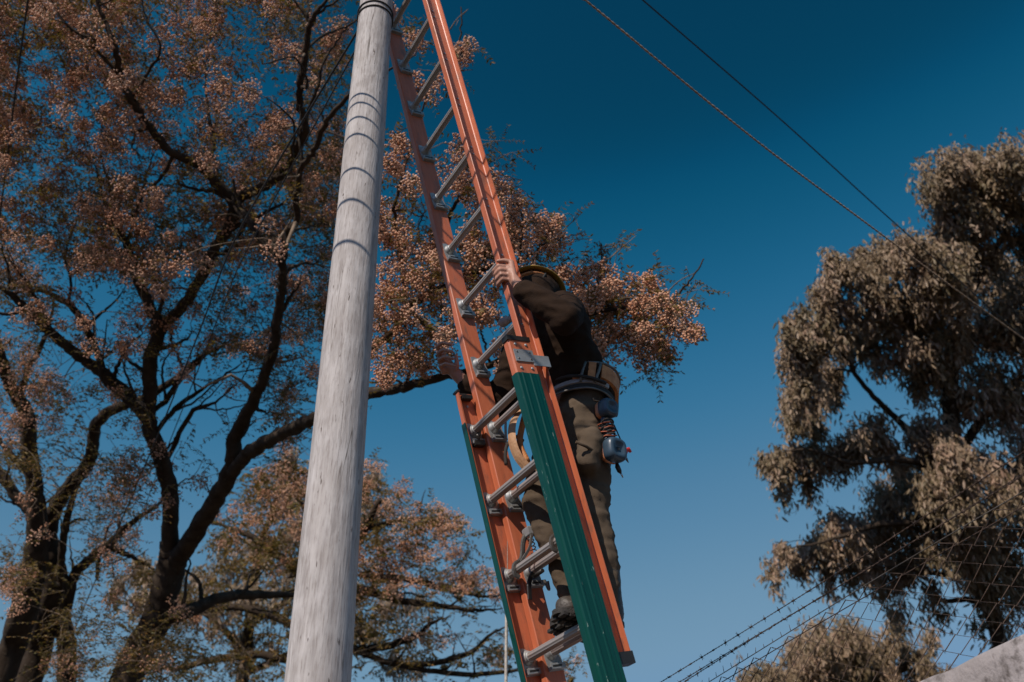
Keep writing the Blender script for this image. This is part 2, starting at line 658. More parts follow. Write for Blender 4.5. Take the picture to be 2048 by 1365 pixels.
def on_w(px, py, wv):
    d = ray(px, py)
    t = (wv - (EYE - LF) @ LW) / (d @ LW)
    return to_l(EYE + d * t)


ZFB, ZFT, ZBT = zk(10.42), zk(-6), zk(6.42)           # fly bottom, fly top, base top


def fly_profile(x0, sgn):
    p = [(0, -.040), (0, .040), (.003, .043), (.032, .043), (.034, .0415), (.034, .0385), (.008, .038), (.005, .035),
         (.005, -.035), (.008, -.038), (.034, -.0385), (.034, -.0415), (.032, -.043), (.003, -.043)]
    return [(x0 + sgn * a, b_) for a, b_ in p]


def base_profile(x0, sgn):                            # x0 = outer face of the web, front flange points inwards
    p = [(0, -.118), (0, -.024), (-.002, -.021), (-.005, -.021), (-.006, -.024), (-.006, -.112), (-.009, -.117), (-.032, -.118), (-.032, -.1235), (-.007, -.123)]
    return [(x0 + sgn * a, b_) for a, b_ in p]


def guard_profile(x0, sgn):
    o = [(-.034, -.1258), (-.008, -.1261), (-.002, -.1238), (.002, -.118), (.0024, -.104), (.0052, -.100), (.0052, -.095), (.0024, -.091), (.0022, -.068), (.0050, -.064),
         (.0050, -.059), (.0022, -.055), (.0022, -.042), (.0008, -.036), (.0020, -.030), (.0020, -.023), (-.003, -.0193)]
    inn = [(-.0045, -.0205), (.0004, -.0235), (.0004, -.1165), (-.0065, -.1233), (-.034, -.1240)]
    return [(x0 + sgn * a, b_) for a, b_ in o + inn]


def rivets(parent, xs, sgn, n_list, z_list, r_=.0062, name='rivet', mat='galv'):
    first = None
    for n_ in n_list:
        for z in z_list:
            if first is None:
                g = MB()
                g.lathe((0, 0, 0), (sgn, 0, 0), [(r_, 0), (r_, .0014), (r_ * .8, .0032), (r_ * .35, .0044)], 12)
                first = o = g.build(name, M[mat], parent)
            else:
                o = first.copy()
                C.objects.link(o)
            o.location = (xs, n_, z)


rails = {}
for nm, x0, sg in (('far', 0., -1), ('near', W, 1)):
    g = MB()
    step = .3
    g.extrude(fly_profile(x0, sg), ZFB, ZFT)
    rr = g.build('fly_rail', M['orange'], ladder)
    rails[nm] = rr
    cap_ = MB()
    cap_.extrude([(x0 - sg * .004, -.046), (x0 - sg * .004, .046), (x0 + sg * .038, .046), (x0 + sg * .038, -.046)], ZFB - .022, ZFB + .018)
    cap_.build('rubber_end_cap', M['black'], rr)
    rivets(rr, x0 + sg * .005, sg, (0.0,), [zk(k) + d for k in range(-5, 11) for d in (.021, -.021)])
XB = .045
for nm, x0, sg in (('far', -XB, -1), ('near', W + XB, 1)):
    g = MB().extrude(base_profile(x0, sg), .05, ZBT)
    rr = g.build('base_rail', M['orange'], ladder)
    rails['base_' + nm] = rr
    gz = ZBT - .150
    MB().extrude(guard_profile(x0, sg), .30, gz).build('green_guard', M['green'], rr)
    foot = MB()
    foot.box((x0 - sg * .010, -.07, .03), (.022, .06, .03))
    foot.build('rubber_foot', M['black'], rr)
    MB().extrude([(x0 + sg * .003, -.127), (x0 + sg * .003, -.019), (x0 - sg * .005, -.019), (x0 - sg * .007, -.112), (x0 - sg * .034, -.115), (x0 - sg * .034, -.127)], ZBT - .004, ZBT + (.016 if nm == 'near' else .004)).build('end_cap', M['black'], rr)
    rivets(rr, x0, sg, (-.095, -.045), (ZBT - .022, ZBT - .128))
    # rivets inside, over the rung ends
    rivets(rr, x0 - sg * .006, -sg, (-.075,), [ZBT - .022, ZBT - .06], r_=.006)

# guide brackets where the base hugs the fly: plate on the base web, tongue over the fly flange
for nm, x0, sg, xf in (('far', -XB, -1, 0), ('near', W + XB, 1, W)):
    br = MB()
    zc = ZBT - .073
    br.box((x0 + sg * .002, -.068, zc), (.002, .044, .027))
    br.box((x0 + sg * .0012, .008, zc - .016), (.0018, .040, .024))
    br.box((x0 - sg * .018, .0475, zc - .016), (.020, .0018, .024))
    bo = br.build('guide_bracket', M['galv'], rails['base_' + nm])
    for n_ in (-.098, -.040):
        for dz in (-.015, .015):
            MB().lathe((x0 + sg * .004, n_, zc + dz), (sg, 0, 0), [(.004, 0), (.004, .0012), (.002, .002)], 10).build('bolt', M['steel_dark'], rails['base_' + nm])


def rung(k, n_, x0, x1, r_, name, lip, rot=0.):
    """fluted rung with a pressed bracket at both ends"""
    sides = 36
    pr = [1.0 if (i % 4) < 2 else .93 for i in range(sides)]
    z = zk(k)
    g = MB()
    xs = np.linspace(x0 + .002, x1 - .002, 7)
    g.tube([(x, n_, z) for x in xs], r_, sides, smooth=False, profile=pr, up=(0, 0, 1))
    ro_ = g.build(name, M['alu'], ladder)
    for xe, d in ((x0, 1), (x1, -1)):
        bk = MB()
        poly = [(-.030, .034), (-.012, .036), (.012, .024), (.030, .010), (.041, -.018), (.042, -.064), (-.024, -.064), (-.030, -.02)]
        pts = [(a + n_, z + b_) for a, b_ in poly]
        v_ = [(xe + d * .0005, a, b_) for a, b_ in pts] + [(xe + d * .004, a, b_) for a, b_ in pts]
        n__ = len(pts)
        ff = [tuple(range(n__)), tuple(range(n__, 2 * n__))[::-1]] + [(i, (i + 1) % n__, n__ + (i + 1) % n__, n__ + i) for i in range(n__)]
        bk.add(v_, ff)
        bk.lathe((xe + d * .003, n_, z), (d, 0, 0), [(r_ + .011, 0), (r_ + .010, .004), (r_ + .0045, .010), (r_ + .003, .020), (r_ + .0025, .022), (r_ - .001, .0225)], 28)
        # flared skirt and folded lip with its slot
        bk.box((xe + d * .009, n_ + .009, z - .055), (.009, .033, .0065))
        bk.box((xe + d * .016, n_ + .009, z - .049), (.0035, .031, .010))
        bo = bk.build('rung_bracket', M['galv'], ro_)
        sl = MB()
        sl.box((xe + d * .0197, n_ + .004, z - .049), (.0006, .020, .0035))
        sl.build('slot', M['black'], ro_)
    return ro_


for k in range(-5, 11):
    rung(k, 0., 0., W, .0158, 'fly_rung', True)
for k in range(7, 19):
    rung(k, -.076, -XB + .006, W + XB - .006, .0168, 'base_rung', True)

# rung locks: spring hooks that hold the fly on the base rungs


def bars(name, mat, parts, parent):
    """flat bars: list of (points, half width, half thickness)"""
    g = MB()
    for pts, hw, ht in parts:
        pr = []
        for i in range(12):
            a = 2 * math.pi * i / 12
            cx, sx = math.cos(a), math.sin(a)
            q = (abs(cx / hw) ** 6 + abs(sx / ht) ** 6) ** (-1 / 6)
            pr.append(q)
        g.tube(pts, 1., 12, smooth=False, profile=pr, up=(0, 1, 0))
    return g.build(name, M[mat], parent)


for xw, sg in ((.045, 1), (W - .045, -1)):
    lock = bpy.data.objects.new('rung_lock', None)
    C.objects.link(lock)
    lock.parent = ladder
    z9, z10 = zk(9), zk(10)
    # side plates with a hook over the base rung
    hook = [(xw, -.005, z9 + .135), (xw, -.030, z9 + .10), (xw, -.056, z9 + .035), (xw, -.094, z9 + .012), (xw, -.102, z9 - .02), (xw, -.084, z9 - .034)]
    bars('hook_arm', 'steel_dark', [(spline(hook, 5), .011, .0028)], lock)
    brace = [(xw + sg * .03, .0, z9 + .135), (xw + sg * .034, -.03, z9 + .07), (xw + sg * .02, -.075, z9 + .018)]
    bars('brace', 'steel_dark', [(spline(brace, 4), .006, .003)], lock)
    MB().box((xw + sg * .012, -.0, z9 + .135), (.022, .016, .018)).build('clamp', M['galv'], lock)
    sp = [(xw + sg * .018 + .011 * math.cos(a), -.006 + .011 * math.sin(a), z9 + .115 - .0045 * a / 2) for a in np.linspace(0, 2 * math.pi * 6, 90)]
    MB().tube(sp, .0022, 6).build('spring', M['steel_dark'], lock)
    tail = [(xw, -.02, z9 - .02), (xw - sg * .004, -.045, z9 - .055), (xw - sg * .012, -.055, z9 - .115)]
    bars('trigger', 'black', [(spline(tail, 4), .010, .004)], lock)
    vb = [(xw + sg * .03, .0, z9 - .06), (xw + sg * .055, -.01, z9 - .105), (xw + sg * .062, -.012, z9 - .075)]
    bars('return_arm', 'steel_dark', [(spline(vb, 4), .005, .0035)], lock)
    MB().tube([(xw - .02, -.012, z9 - .03), (xw + .05 * sg, -.012, z9 - .03)], .008, 12).build('pivot', M['black'], lock)

# long release lever by the top of the base section, and its stop
p_ = [on_n(962, 850, -.05), on_n(957, 872, -.075), on_n(952, 905, -.075)]
bars('release_lever', 'steel_dark', [(p_, .0095, .003)], ladder)
MB().lathe(p_[-1] + np.array([0, -.004, 0]), (0, 1, 0), [(.011, -.004), (.0125, -.002), (.0125, .004), (.011, .006)], 16).build('lever_eye', M['steel_dark'], ladder)
MB().box((-.024, -.074, zk(7) - .062), (.013, .022, .012)).build('latch_block', M['black'], ladder)
MB().box((-.024, -.082, zk(7) + .150), (.013, .024, .010)).build('latch_block', M['black'], ladder)

# pull rope hanging outside the far rail
q0 = to_l(at(1012, 1215, 3.40))
qa = LF + LW * q0[0] + LN * q0[1] + LU * q0[2]
rp = [to_l(qa + np.array([.004 * math.sin(3 * t), .003 * math.cos(2 * t), .9 - t])) for t in np.linspace(0, 2.9, 34)]
MB().tube(rp, .0058, 8).build('pull_rope', M['rope'], ladder)

# ------------------------------------------------------------------ overhead wires


def sag_line(a, b_, sag, n=30):
    a, b_ = np.array(a, float), np.array(b_, float)
    t = np.linspace(0, 1, n)[:, None]
    q = a + (b_ - a) * t
    q[:, 2] -= (sag * 4 * t * (1 - t))[:, 0]
    return q


def wire(name, pts, r_, mat, label, cat='cable', group=None, twist=False):
    root = np.array(pts[0])
    g = MB()
    P = np.array(pts) - root
    if twist:                                        # two strands laid round each other
        n = len(P) * 34
        s_ = np.linspace(0, 1, n)
        Q = np.stack([np.interp(s_, np.linspace(0, 1, len(P)), P[:, i]) for i in range(3)], 1)
        t = np.gradient(Q, axis=0)
        t /= np.linalg.norm(t, axis=1)[:, None]
        x = np.cross(t, [0, 0, 1.])
        x /= np.linalg.norm(x, axis=1)[:, None]
        y = np.cross(t, x)
        L = np.linalg.norm(P[-1])
        a = s_ * L / .11 * 2 * math.pi
        for k in (0, math.pi):
            g.tube(Q + r_ * .38 * (x * np.cos(a + k)[:, None] + y * np.sin(a + k)[:, None]), r_ * .70, 6)
    else:
        g.tube(P, r_, 8)
    o = g.build(name, M[mat], None)
    o.location = root
    return tag(o, label, cat, group)


pa = at(1170, 0, 5.2)
pb = at(2048, 679, 6.6)
d_ = (pb - pa)
zc = pole_axis(6.9)
wire('drop_wire', np.concatenate([sag_line([zc[0] + .08, zc[1], 6.62], pa, .02, 8)[:-1], spline([pa, at(1500, 272, 5.65), at(1764, 470, 6.12), pb, pb + d_ * 1.2 + np.array([0, 0, .3])], 8)]), .0058, 'cable',
     'grey twisted cable, the thicker and nearer of two slanting across the sky', 'cable', twist=True)
pa2, pb2 = at(1285, 0, 7.0), at(1840, 492, 9.0)
zc = pole_axis(8.2)
wire('drop_wire', np.concatenate([[[zc[0] + .08, zc[1], 8.0]], spline([pa2, at(1570, 247, 8.0), pb2, pb2 + (pb2 - pa2) * 1.5], 6)]), .0060, 'cable_dark',
     'thin dark cable running above and behind the grey twisted one', 'cable')
# lines going off along the street behind the tree branches
wire('street_cable', spline([pole_axis(6.2) + np.array([0, .09, 0]), at(485, 450, 6.2), at(400, 660, 7.3), at(316, 870, 8.6), at(200, 1140, 10.6), at(147, 1265, 12.2), at(110, 1350, 14.)], 8), .0065, 'cable_dark',
     'dark cable slanting down through the big tree, the longer one reaching the trunk')
wire('street_cable', spline([pole_axis(6.0) + np.array([-.02, .09, 0]), at(505, 480, 6.4), at(460, 575, 7.0), at(400, 730, 7.9), at(345, 870, 9.2), at(300, 985, 10.6), at(262, 1100, 12.)], 8), .0045, 'cable_dark',
     'thinner dark cable running just beside the longer one through the big tree')
wire('street_cable', spline([at(75, -120, 6.6), at(56, 0, 7.0), at(30, 190, 7.6), at(4, 400, 8.3), at(-40, 700, 10.)], 8), .0075, 'cable_dark',
     'dark cable dropping through the berry branches at the far upper left')
# service cables strung higher up; they cross between the sun and the pole
for i, (py, L, r_, t_) in enumerate(((196, .8, .0060, (.95, .25)), (214, .85, .0055, (.96, .22)), (243, .9, .0055, (.95, .28)), (277, .95, .0060, (.96, .22)),
                                     (346, .95, .0060, (.95, .30)), (409, 1.3, .0070, (.95, .27)), (493, 1.5, .0075, (.95, .27)))):
    z = pole_z(py)
    A = pole_axis(z) + np.array([.05, -.08, 0]) + SUN * L
    t_ = np.array([.9, -.44, -.04])
    tops = pole_axis(7.2 + .15 * i) + np.array([-.05, -.10, 0])
    run_ = spline([tops, tops + np.array([-.16, -.45, -.1]), A - t_ * .42 + np.array([.02, -.12, .42]), A - t_ * .2 + np.array([0, 0, .03]), A - t_ * .1, A, A + t_ * .6], 8)
    run_ = np.concatenate([run_, [A + t_ * 3, A + t_ * 9, A + t_ * 20]])
    wire('service_cable', run_, r_, 'cable_dark',
         'black service cable strung above the view, throwing a curved shadow on the pole', 'cable', 'service cables above the pole')

# ------------------------------------------------------------------ wall, mesh and barbed wire on the right
WQ, WH = 2.38, 2.6                                    # distance and height of the wall top


def wallp(s_, z, off=0.):
    return SN * (WQ + off) + ST * s_ + np.array([0, 0, z])


wl = thing('boundary_wall', 'pale stained concrete wall in the lower right corner', 'wall', tuple(wallp(0, 0)))
g = MB()
ss = np.arange(-6, 30, .05)
rw = np.random.default_rng(5)
j1 = np.convolve(rw.normal(0, .008, len(ss)), np.ones(5) / 5, 'same')
rows = []
for off, z in ((0, 0), (0, 1.2), (0, WH - .25), (0, WH - .05), (.004, WH - .012), (.016, WH), (.07, WH + .002), (.136, WH), (.15, WH - .02), (.15, 0)):
    rows.append(np.array([wallp(s_, z + (j1[i] if z > 2 else 0), off + (rw.normal(0, .0012))) - np.array(wl.location) for i, s_ in enumerate(ss)]))
v = np.concatenate(rows)
n = len(ss)
f = [(i * n + j, i * n + j + 1, i * n + n + j + 1, i * n + n + j) for i in range(len(rows) - 1) for j in range(n - 1)]
g.add(v, f, True).build('wall_body', M['concrete'], wl)

fn = thing('chain_link_fence', 'rusty chain-link mesh topped with barbed wire above the concrete wall', 'fence', tuple(wallp(0, WH, .07)))
fl = np.array(fn.location)
g = MB()
cell, top = .066, 3.017
s0, s1 = -.6, 13.
nz = int(round((top - WH) / (cell / 2)))
for i in range(int((s1 - s0) / cell)):
    a = s0 + i * cell
    pts = []
    for k in range(nz + 1):
        sgn = 1 if (k + i) % 2 else -1
        pts.append(wallp(a + sgn * cell * .52, WH - .02 + k * cell / 2 + .004 * math.sin(a * 3), .07 + sgn * .004 + .012 * math.sin(a * 2.3 + k * .5)) - fl)
    g.tube(pts, .0021, 4, cap=False)
g.build('mesh_panel', M['rust'], fn)
for z, mat, off in ((top, 'wire_pale', .07), (top - .03, 'rust', .085)):
    pts = [wallp(s_, z + .006 * math.sin(s_ * 2.1 + z * 30), off) - fl for s_ in np.arange(-1.5, 20, .25)]
    MB().tube(pts, .0022, 6).build('tension_wire', M[mat], fn)


def barbed(zf, off, seed):
    g = MB()
    rb = np.random.default_rng(seed)
    s_ = np.arange(-1.5, 20, .012)
    base = np.array([wallp(q, zf + .012 * math.sin(q * 1.3 + seed), off + .01 * math.sin(q * .9 + seed)) - fl for q in s_])
    for k in (0, math.pi):
        a = s_ / .05 * 2 * math.pi + k
        g.tube(base + .0018 * (np.outer(np.cos(a), SN) + np.outer(np.sin(a), [0, 0, 1])), .0013, 4, cap=False)
    for q in np.arange(-1.4, 13, .105):
        c_ = wallp(q, zf + .012 * math.sin(q * 1.3 + seed), off + .01 * math.sin(q * .9 + seed)) - fl
        for k in range(2):
            d = rb.normal(size=3)
            d -= ST * (d @ ST) * .8
            d /= np.linalg.norm(d)
            g.tube([c_ - d * .015, c_, c_ + d * .015], [.0009, .0016, .0009], 4)
        g.tube([c_ - ST * .006, c_ + ST * .006], .0042, 6)
    return g.build('barbed_strand', M['rust'], fn)


barbed(3.125, .05, 1)
barbed(3.095, .10, 2)
barbed(3.068, .07, 3)
# cut wire ends bristling from the top of the mesh
g = MB()
for q in np.arange(s0, 13, cell):
    c_ = wallp(q, top, .07) - fl
    d = np.array([0, 0, 1.]) + ST * random.uniform(-.5, .5) + SN * random.uniform(-.4, .4)
    g.tube([c_, c_ + d * random.uniform(.015, .03)], [.0016, .001], 4)
g.build('wire_ends', M['rust'], fn)
fp = MB()
for s_ in (-1.2, 12.5, 22.):
    fp = MB()
    fp.tube([wallp(s_, WH - .3, .07) - fl, wallp(s_, 3.2, .07) - fl], .022, 12)
    fp.build('post', M['rust'], fn)
# ------------------------------------------------------------------ trees
LEAF_V = [(0, 0, 0), (.30, .5, .04), (.68, .42, .05), (1, 0, 0), (.68, -.42, .05), (.30, -.5, .04)]
LEAF_F = [(0, 1, 2, 3), (0, 3, 4, 5)]


def ico():
    p = (1 + 5 ** .5) / 2
    v = np.array([(-1, p, 0), (1, p, 0), (-1, -p, 0), (1, -p, 0), (0, -1, p), (0, 1, p), (0, -1, -p), (0, 1, -p), (p, 0, -1), (p, 0, 1), (-p, 0, -1), (-p, 0, 1)])
    v /= np.linalg.norm(v[0])
    f = [(0, 11, 5), (0, 5, 1), (0, 1, 7), (0, 7, 10), (0, 10, 11), (1, 5, 9), (5, 11, 4), (11, 10, 2), (10, 7, 6), (7, 1, 8),
         (3, 9, 4), (3, 4, 2), (3, 2, 6), (3, 6, 8), (3, 8, 9), (4, 9, 5), (2, 4, 11), (6, 2, 10), (8, 6, 7), (9, 8, 1)]
    return v, f


BV, BF = ico()


def limb(pts, sides=9):
    """pts: (px, py, radius in photo pixels, depth) -> smooth world centre line and radii"""
    P = [at(a, b_, d) for a, b_, r_, d in pts]
    rad = [r_ * d / FPX for a, b_, r_, d in pts]
    if rad[-1] < .035:
        rad[-1] *= .3
        rad[-2] *= .7
    return spline(P, 7, rad, .006)


class Tree:
    def __init__(s, name, label, base, group=None):
        s.root = thing(name, label, 'tree', tuple(base), group)
        s.base = np.array(base)
        s.skel, s.srad = [], []
        s.tw = MB()
        s.mid = []

    def wood(s, name, pts, rad, mat='bark', sides=10, boughs=0., up=.35, bl=1.):
        g = MB()
        if boughs:                                   # crooked side boughs along the limb
            seg_ = np.linalg.norm(np.diff(pts, axis=0), axis=1)
            L = seg_.sum()
            for t in np.arange(.18 + RNG.random() * .1, .97, boughs / max(L, .1)):
                i = min(len(pts) - 2, int(t * (len(pts) - 1)))
                d = pts[i + 1] - pts[i]
                d /= np.linalg.norm(d) + 1e-9
                o_ = RNG.normal(0, 1, 3) * np.array([1, .7, .6])
                o_ -= d * (o_ @ d)
                o_ /= np.linalg.norm(o_) + 1e-9
                ln = RNG.uniform(.5, 1.35) * bl
                q = [pts[i]]
                v_ = o_ * .8 + d * .5
                for k in range(4):
                    v_ = v_ + RNG.normal(0, .42, 3) + np.array([0, 0, up])
                    v_ /= np.linalg.norm(v_)
                    q.append(q[-1] + v_ * ln / 4)
                r1 = float(np.clip(rad[i] * .55, .008, .026))
                bp_, br_ = spline(q, 5, np.linspace(r1, .0045, 5), .004)
                g.tube(bp_ - s.base, br_, 6, cap=False)
                s.skel.extend(list(bp_))
                s.srad.extend(list(br_))
        pr = 1 + .10 * np.sin(np.arange(sides) * 2.3)
        g.tube(np.array(pts) - s.base, rad, sides, profile=pr)
        s.skel.extend(list(pts))
        s.srad.extend(list(rad))
        return g.build(name, M[mat], s.root)

    def twigs_to(s, targets, mat_r=(.012, .0045), maxd=1.6, jitter=.10, addskel=True):
        """grow a bent twig from the nearest wood to each target; later twigs may start on earlier ones"""
        sk = np.array(s.skel)
        sr = np.array(s.srad)
        T = np.array(targets)
        d0 = np.array([np.min(np.linalg.norm(sk - t, axis=1)) for t in T])
        for i in np.argsort(d0):
            t = T[i]
            dd = np.linalg.norm(sk - t, axis=1) + .35 * np.maximum(0, sk[:, 2] - t[2])
            j = int(np.argmin(dd))
            q = sk[j]
            L = np.linalg.norm(t - q)
            if L > maxd * 2.2:
                continue
            n = max(4, int(L / .09))
            k = RNG.normal(0, jitter * L, (2, 3))
            k[:, 2] += .06 * L
            ln = spline([q, q + (t - q) * .35 + k[0], q + (t - q) * .7 + k[1] * .6, t], max(2, n // 3))
            r0 = min(sr[j] * .8, mat_r[0] * (.6 + .9 * min(L, 1.2)))
            rr = np.linspace(max(r0, mat_r[1]), mat_r[1], len(ln))
            s.tw.tube(ln - s.base, rr, 5, cap=False)
            if addskel:
                sk = np.concatenate([sk, ln[1:]])
                sr = np.concatenate([sr, rr[1:]])
        s.skel, s.srad = list(sk), list(sr)

    def finish_twigs(s, mat='twig'):
        o = s.tw.build('twigs', M[mat], s.root)
        o['kind'] = 'stuff'


def berry_bunch(c_, R_, n, down=.25):
    """positions of the fruits of one loose bunch"""
    d = rand_dirs(n)
    r_ = R_ * RNG.uniform(.25, 1, n) ** .6
    p = d * r_[:, None] * np.array([1, 1, .95])
    p[:, 2] -= down * R_
    return c_ + p


def leaf_spray(c_, L, n, droop, size, d0=None):
    """feathered leaf: leaflets in pairs along a drooping stalk -> positions, directions, lengths"""
    d = rand_dirs(1)[0] if d0 is None else d0
    d = np.array([d[0], d[1], d[2] * .5 - droop])
    d /= np.linalg.norm(d)
    side = np.cross(d, [0, 0, 1.])
    side /= np.linalg.norm(side) + 1e-6
    P, D = [], []
    for k in range(n):
        t = (k + 1) / n
        b_ = c_ + d * L * t + np.array([0, 0, -.12 * L * t * t])
        for sg in (-1, 1):
            P.append(b_)
            D.append(d * .55 + side * sg * .8 + np.array([0, 0, -.25]) + RNG.normal(0, .22, 3))
    return P, D, np.full(len(P), size) * RNG.uniform(.75, 1.2, len(P))


def add_leaves(name, mat, root, base, P, D, S, wid=.36, tint=None, flat=None):
    P, D, S = np.array(P), np.array(D), np.array(S)
    F = frames(D)
    F = F * np.stack([S, S * wid, S], 1)[:, None, :]
    return inst(name, LEAF_V, LEAF_F, P - base, F, M[mat], root, tint)


def vnoise(px, py, cell, seed):
    r_ = np.random.default_rng(seed).random((64, 64))
    x, y = px / cell + 20, py / cell + 20
    i, j = int(math.floor(x)) % 63, int(math.floor(y)) % 63
    fx, fy = x - math.floor(x), y - math.floor(y)
    fx, fy = fx * fx * (3 - 2 * fx), fy * fy * (3 - 2 * fy)
    return (r_[i, j] * (1 - fx) + r_[i + 1, j] * fx) * (1 - fy) + (r_[i, j + 1] * (1 - fx) + r_[i + 1, j + 1] * fx) * fy


# --- the big berry tree -----------------------------------------------------------------
tb = at(259, 1343, 9.6)
base = np.array([tb[0] - .55, tb[1] - .1, 0])
A = Tree('berry_tree', 'large dark-trunked tree full of pink-tan berry bunches behind the wooden pole', base)
tr = [base, base + (tb - base) * .5 + np.array([.02, 0, 0]), tb] + [at(*q) for q in ((303, 1258, 9.6), (327, 1190, 9.6), (343, 1121, 9.6), (344, 1085, 9.6))]
pp_, rr_ = spline(tr, 8, [.20, .17, .155, .150, .145, .140, .12], .006)
A.wood('trunk', pp_, rr_, sides=14)
limbs = [
    # left limb up to the first fork
    [(338, 1150, 20, 9.6), (341, 1053, 16, 9.5), (341, 985, 16, 9.4), (322, 915, 16, 9.3), (299, 847, 14.5, 9.2), (299, 784, 14, 9.1), (302, 714, 14, 9.0), (318, 662, 12, 8.9), (292, 598, 10.5, 8.9), (267, 541, 9, 8.9), (250, 480, 7.5, 8.9), (215, 420, 6, 8.9), (190, 330, 5, 8.9)],
    [(312, 680, 11, 9.0), (340, 640, 11, 8.9), (369, 608, 11, 8.8), (408, 545, 10.5, 8.6), (428, 500, 10.5, 8.5), (453, 460, 12, 8.4), (470, 410, 11, 8.3), (432, 366, 10, 8.2), (397, 327, 9, 8.1), (348, 309, 8, 8.0), (310, 268, 8, 7.9), (278, 225, 8, 7.8), (252, 182, 7.5, 7.7), (239, 148, 7, 7.7), (230, 95, 6, 7.6), (209, 42, 5, 7.6), (188, -10, 4.5, 7.6), (165, -80, 4, 7.6)],
    [(462, 430, 9, 8.3), (482, 395, 10, 8.2), (512, 380, 10, 8.1), (562, 350, 9, 8.0), (598, 292, 9, 7.8), (613, 255, 8, 7.7), (599, 211, 7, 7.6), (604, 158, 7, 7.5), (612, 105, 6.5, 7.4), (620, 48, 6, 7.3), (645, 10, 5, 7.2), (700, -40, 4, 7.1)],
    [(622, 46, 4.5, 7.3), (600, 15, 4, 7.3), (560, -30, 3, 7.3)],
    [(303, 850, 10, 9.2), (253, 791, 12, 9.2), (211, 752, 11, 9.1), (158, 712, 10, 9.0), (98, 664, 9, 8.9), (56, 619, 8, 8.8), (7, 580, 7, 8.7), (-60, 540, 6, 8.6)],
    [(212, 754, 7, 9.1), (205, 740, 7, 9.1), (188, 690, 7, 9.2), (162, 640, 7, 9.2), (130, 605, 6, 9.2), (81, 582, 5, 9.2), (10, 590, 4, 9.2)],
    # right limb
    [(340, 1140, 20, 9.6), (362, 1108, 20, 9.5), (392, 1063, 19, 9.3), (439, 985, 18, 9.0), (466, 925, 17, 8.8), (471, 872, 15, 8.7), (499, 819, 13, 8.5), (531, 749, 11, 8.3), (552, 679, 10, 8.1), (557, 626, 10, 8.0), (566, 573, 9, 7.9), (566, 522, 8.5, 7.8), (573, 471, 7, 7.7), (591, 440, 6.5, 7.6), (594, 387, 7, 7.5), (605, 334, 6, 7.4), (632, 292, 6, 7.2), (655, 240, 5.5, 7.0), (700, 190, 4.5, 6.8), (760, 150, 4, 6.6), (830, 110, 3, 6.4)],
    [(566, 530, 6, 7.8), (552, 508, 7, 7.8), (520, 478, 7, 7.9), (497, 440, 6, 8.0), (478, 405, 5, 8.1), (460, 340, 4, 8.1)],
    [(455, 960, 13, 8.9), (480, 925, 14, 8.7), (511, 897, 14, 8.5), (563, 868, 12.5, 8.1), (605, 847, 12, 7.8), (660, 825, 12, 7.5), (740, 789, 11, 7.1), (799, 777, 9, 6.9), (870, 758, 8, 6.7), (930, 745, 7, 6.6), (1000, 725, 6, 6.5), (1080, 712, 5.5, 6.5), (1163, 700, 5, 6.4), (1242, 671, 4, 6.4), (1325, 640, 3, 6.4)],
    [(690, 812, 8, 7.4), (720, 745, 8, 7.2), (745, 697, 8, 7.0), (785, 665, 8.5, 6.9), (815, 618, 8.5, 6.8), (859, 588, 8, 6.6), (895, 572, 7, 6.5), (960, 540, 6, 6.4), (1040, 520, 5, 6.3), (1090, 490, 4, 6.3)],
    [(1000, 725, 4, 6.5), (1060, 680, 4, 6.4), (1140, 640, 4, 6.3), (1220, 620, 3.5, 6.2), (1300, 610, 3, 6.2), (1370, 600, 2.5, 6.1)],
    [(860, 588, 5, 6.6), (880, 500, 5, 6.5), (900, 430, 4.5, 6.4), (930, 380, 4, 6.3), (985, 320, 3, 6.2)],
    [(815, 618, 4, 6.8), (800, 520, 4, 6.7), (790, 430, 3.5, 6.6), (805, 350, 3, 6.5), (850, 200, 2.5, 6.4), (900, 110, 2, 6.3)],
    # low limbs
    [(327, 1240, 12, 9.6), (360, 1228, 13, 9.5), (395, 1215, 12, 9.6), (443, 1196, 10, 9.8), (494, 1190, 9, 10.1), (579, 1190, 7, 10.5), (660, 1180, 5, 10.9)],
    [(300, 830, 5, 9.2), (340, 790, 6, 9.3), (372, 740, 6, 9.3), (420, 705, 5, 9.3), (470, 680, 4, 9.3)],
    [(312, 860, 5, 9.2), (360, 810, 5, 9.4), (420, 770, 4, 9.5), (480, 730, 3, 9.5)],
    [(330, 930, 5, 9.4), (380, 830, 5, 9.3), (430, 805, 4, 9.2), (470, 770, 3, 9.1)],
]
for i, q in enumerate(limbs):
    p_, r_ = limb(q)
    A.wood('branch', p_, r_, boughs=.34 if q[-1][0] < 720 else .5, bl=1. if q[-1][0] < 720 else .42)

gaps = [(503, 53, 38), (506, 130, 38), (548, 165, 36), (70, 169, 22), (190, 190, 28), (140, 239, 18), (267, 274, 14), (373, 267, 14), (316, 369, 20), (411, 385, 24), (440, 378, 20), (545, 387, 24), (626, 253, 24),
        (577, 281, 14), (21, 373, 14), (88, 288, 20), (81, 534, 34), (204, 590, 44), (250, 580, 22), (355, 584, 15), (366, 552, 15), (446, 552, 16), (510, 548, 25), (429, 615, 20), (295, 671, 12), (21, 661, 30),
        (116, 710, 40), (158, 766, 35), (420, 749, 34), (465, 745, 34), (450, 830, 85), (351, 801, 40), (116, 865, 50), (225, 865, 42), (246, 882, 20), (7, 865, 22), (576, 703, 15), (197, 657, 20), (492, 731, 30), (570, 735, 16),
        (640, 60, 22), (655, 180, 24), (650, 560, 14)]


def in_gap(px, py, k=1.):
    return any((px - a) ** 2 + (py - b_) ** 2 < (r_ * k) ** 2 for a, b_, r_ in gaps)


cl, lf = [], []                                      # berry bunches and leaf sprays: world point, size
rs = np.random.default_rng(21)
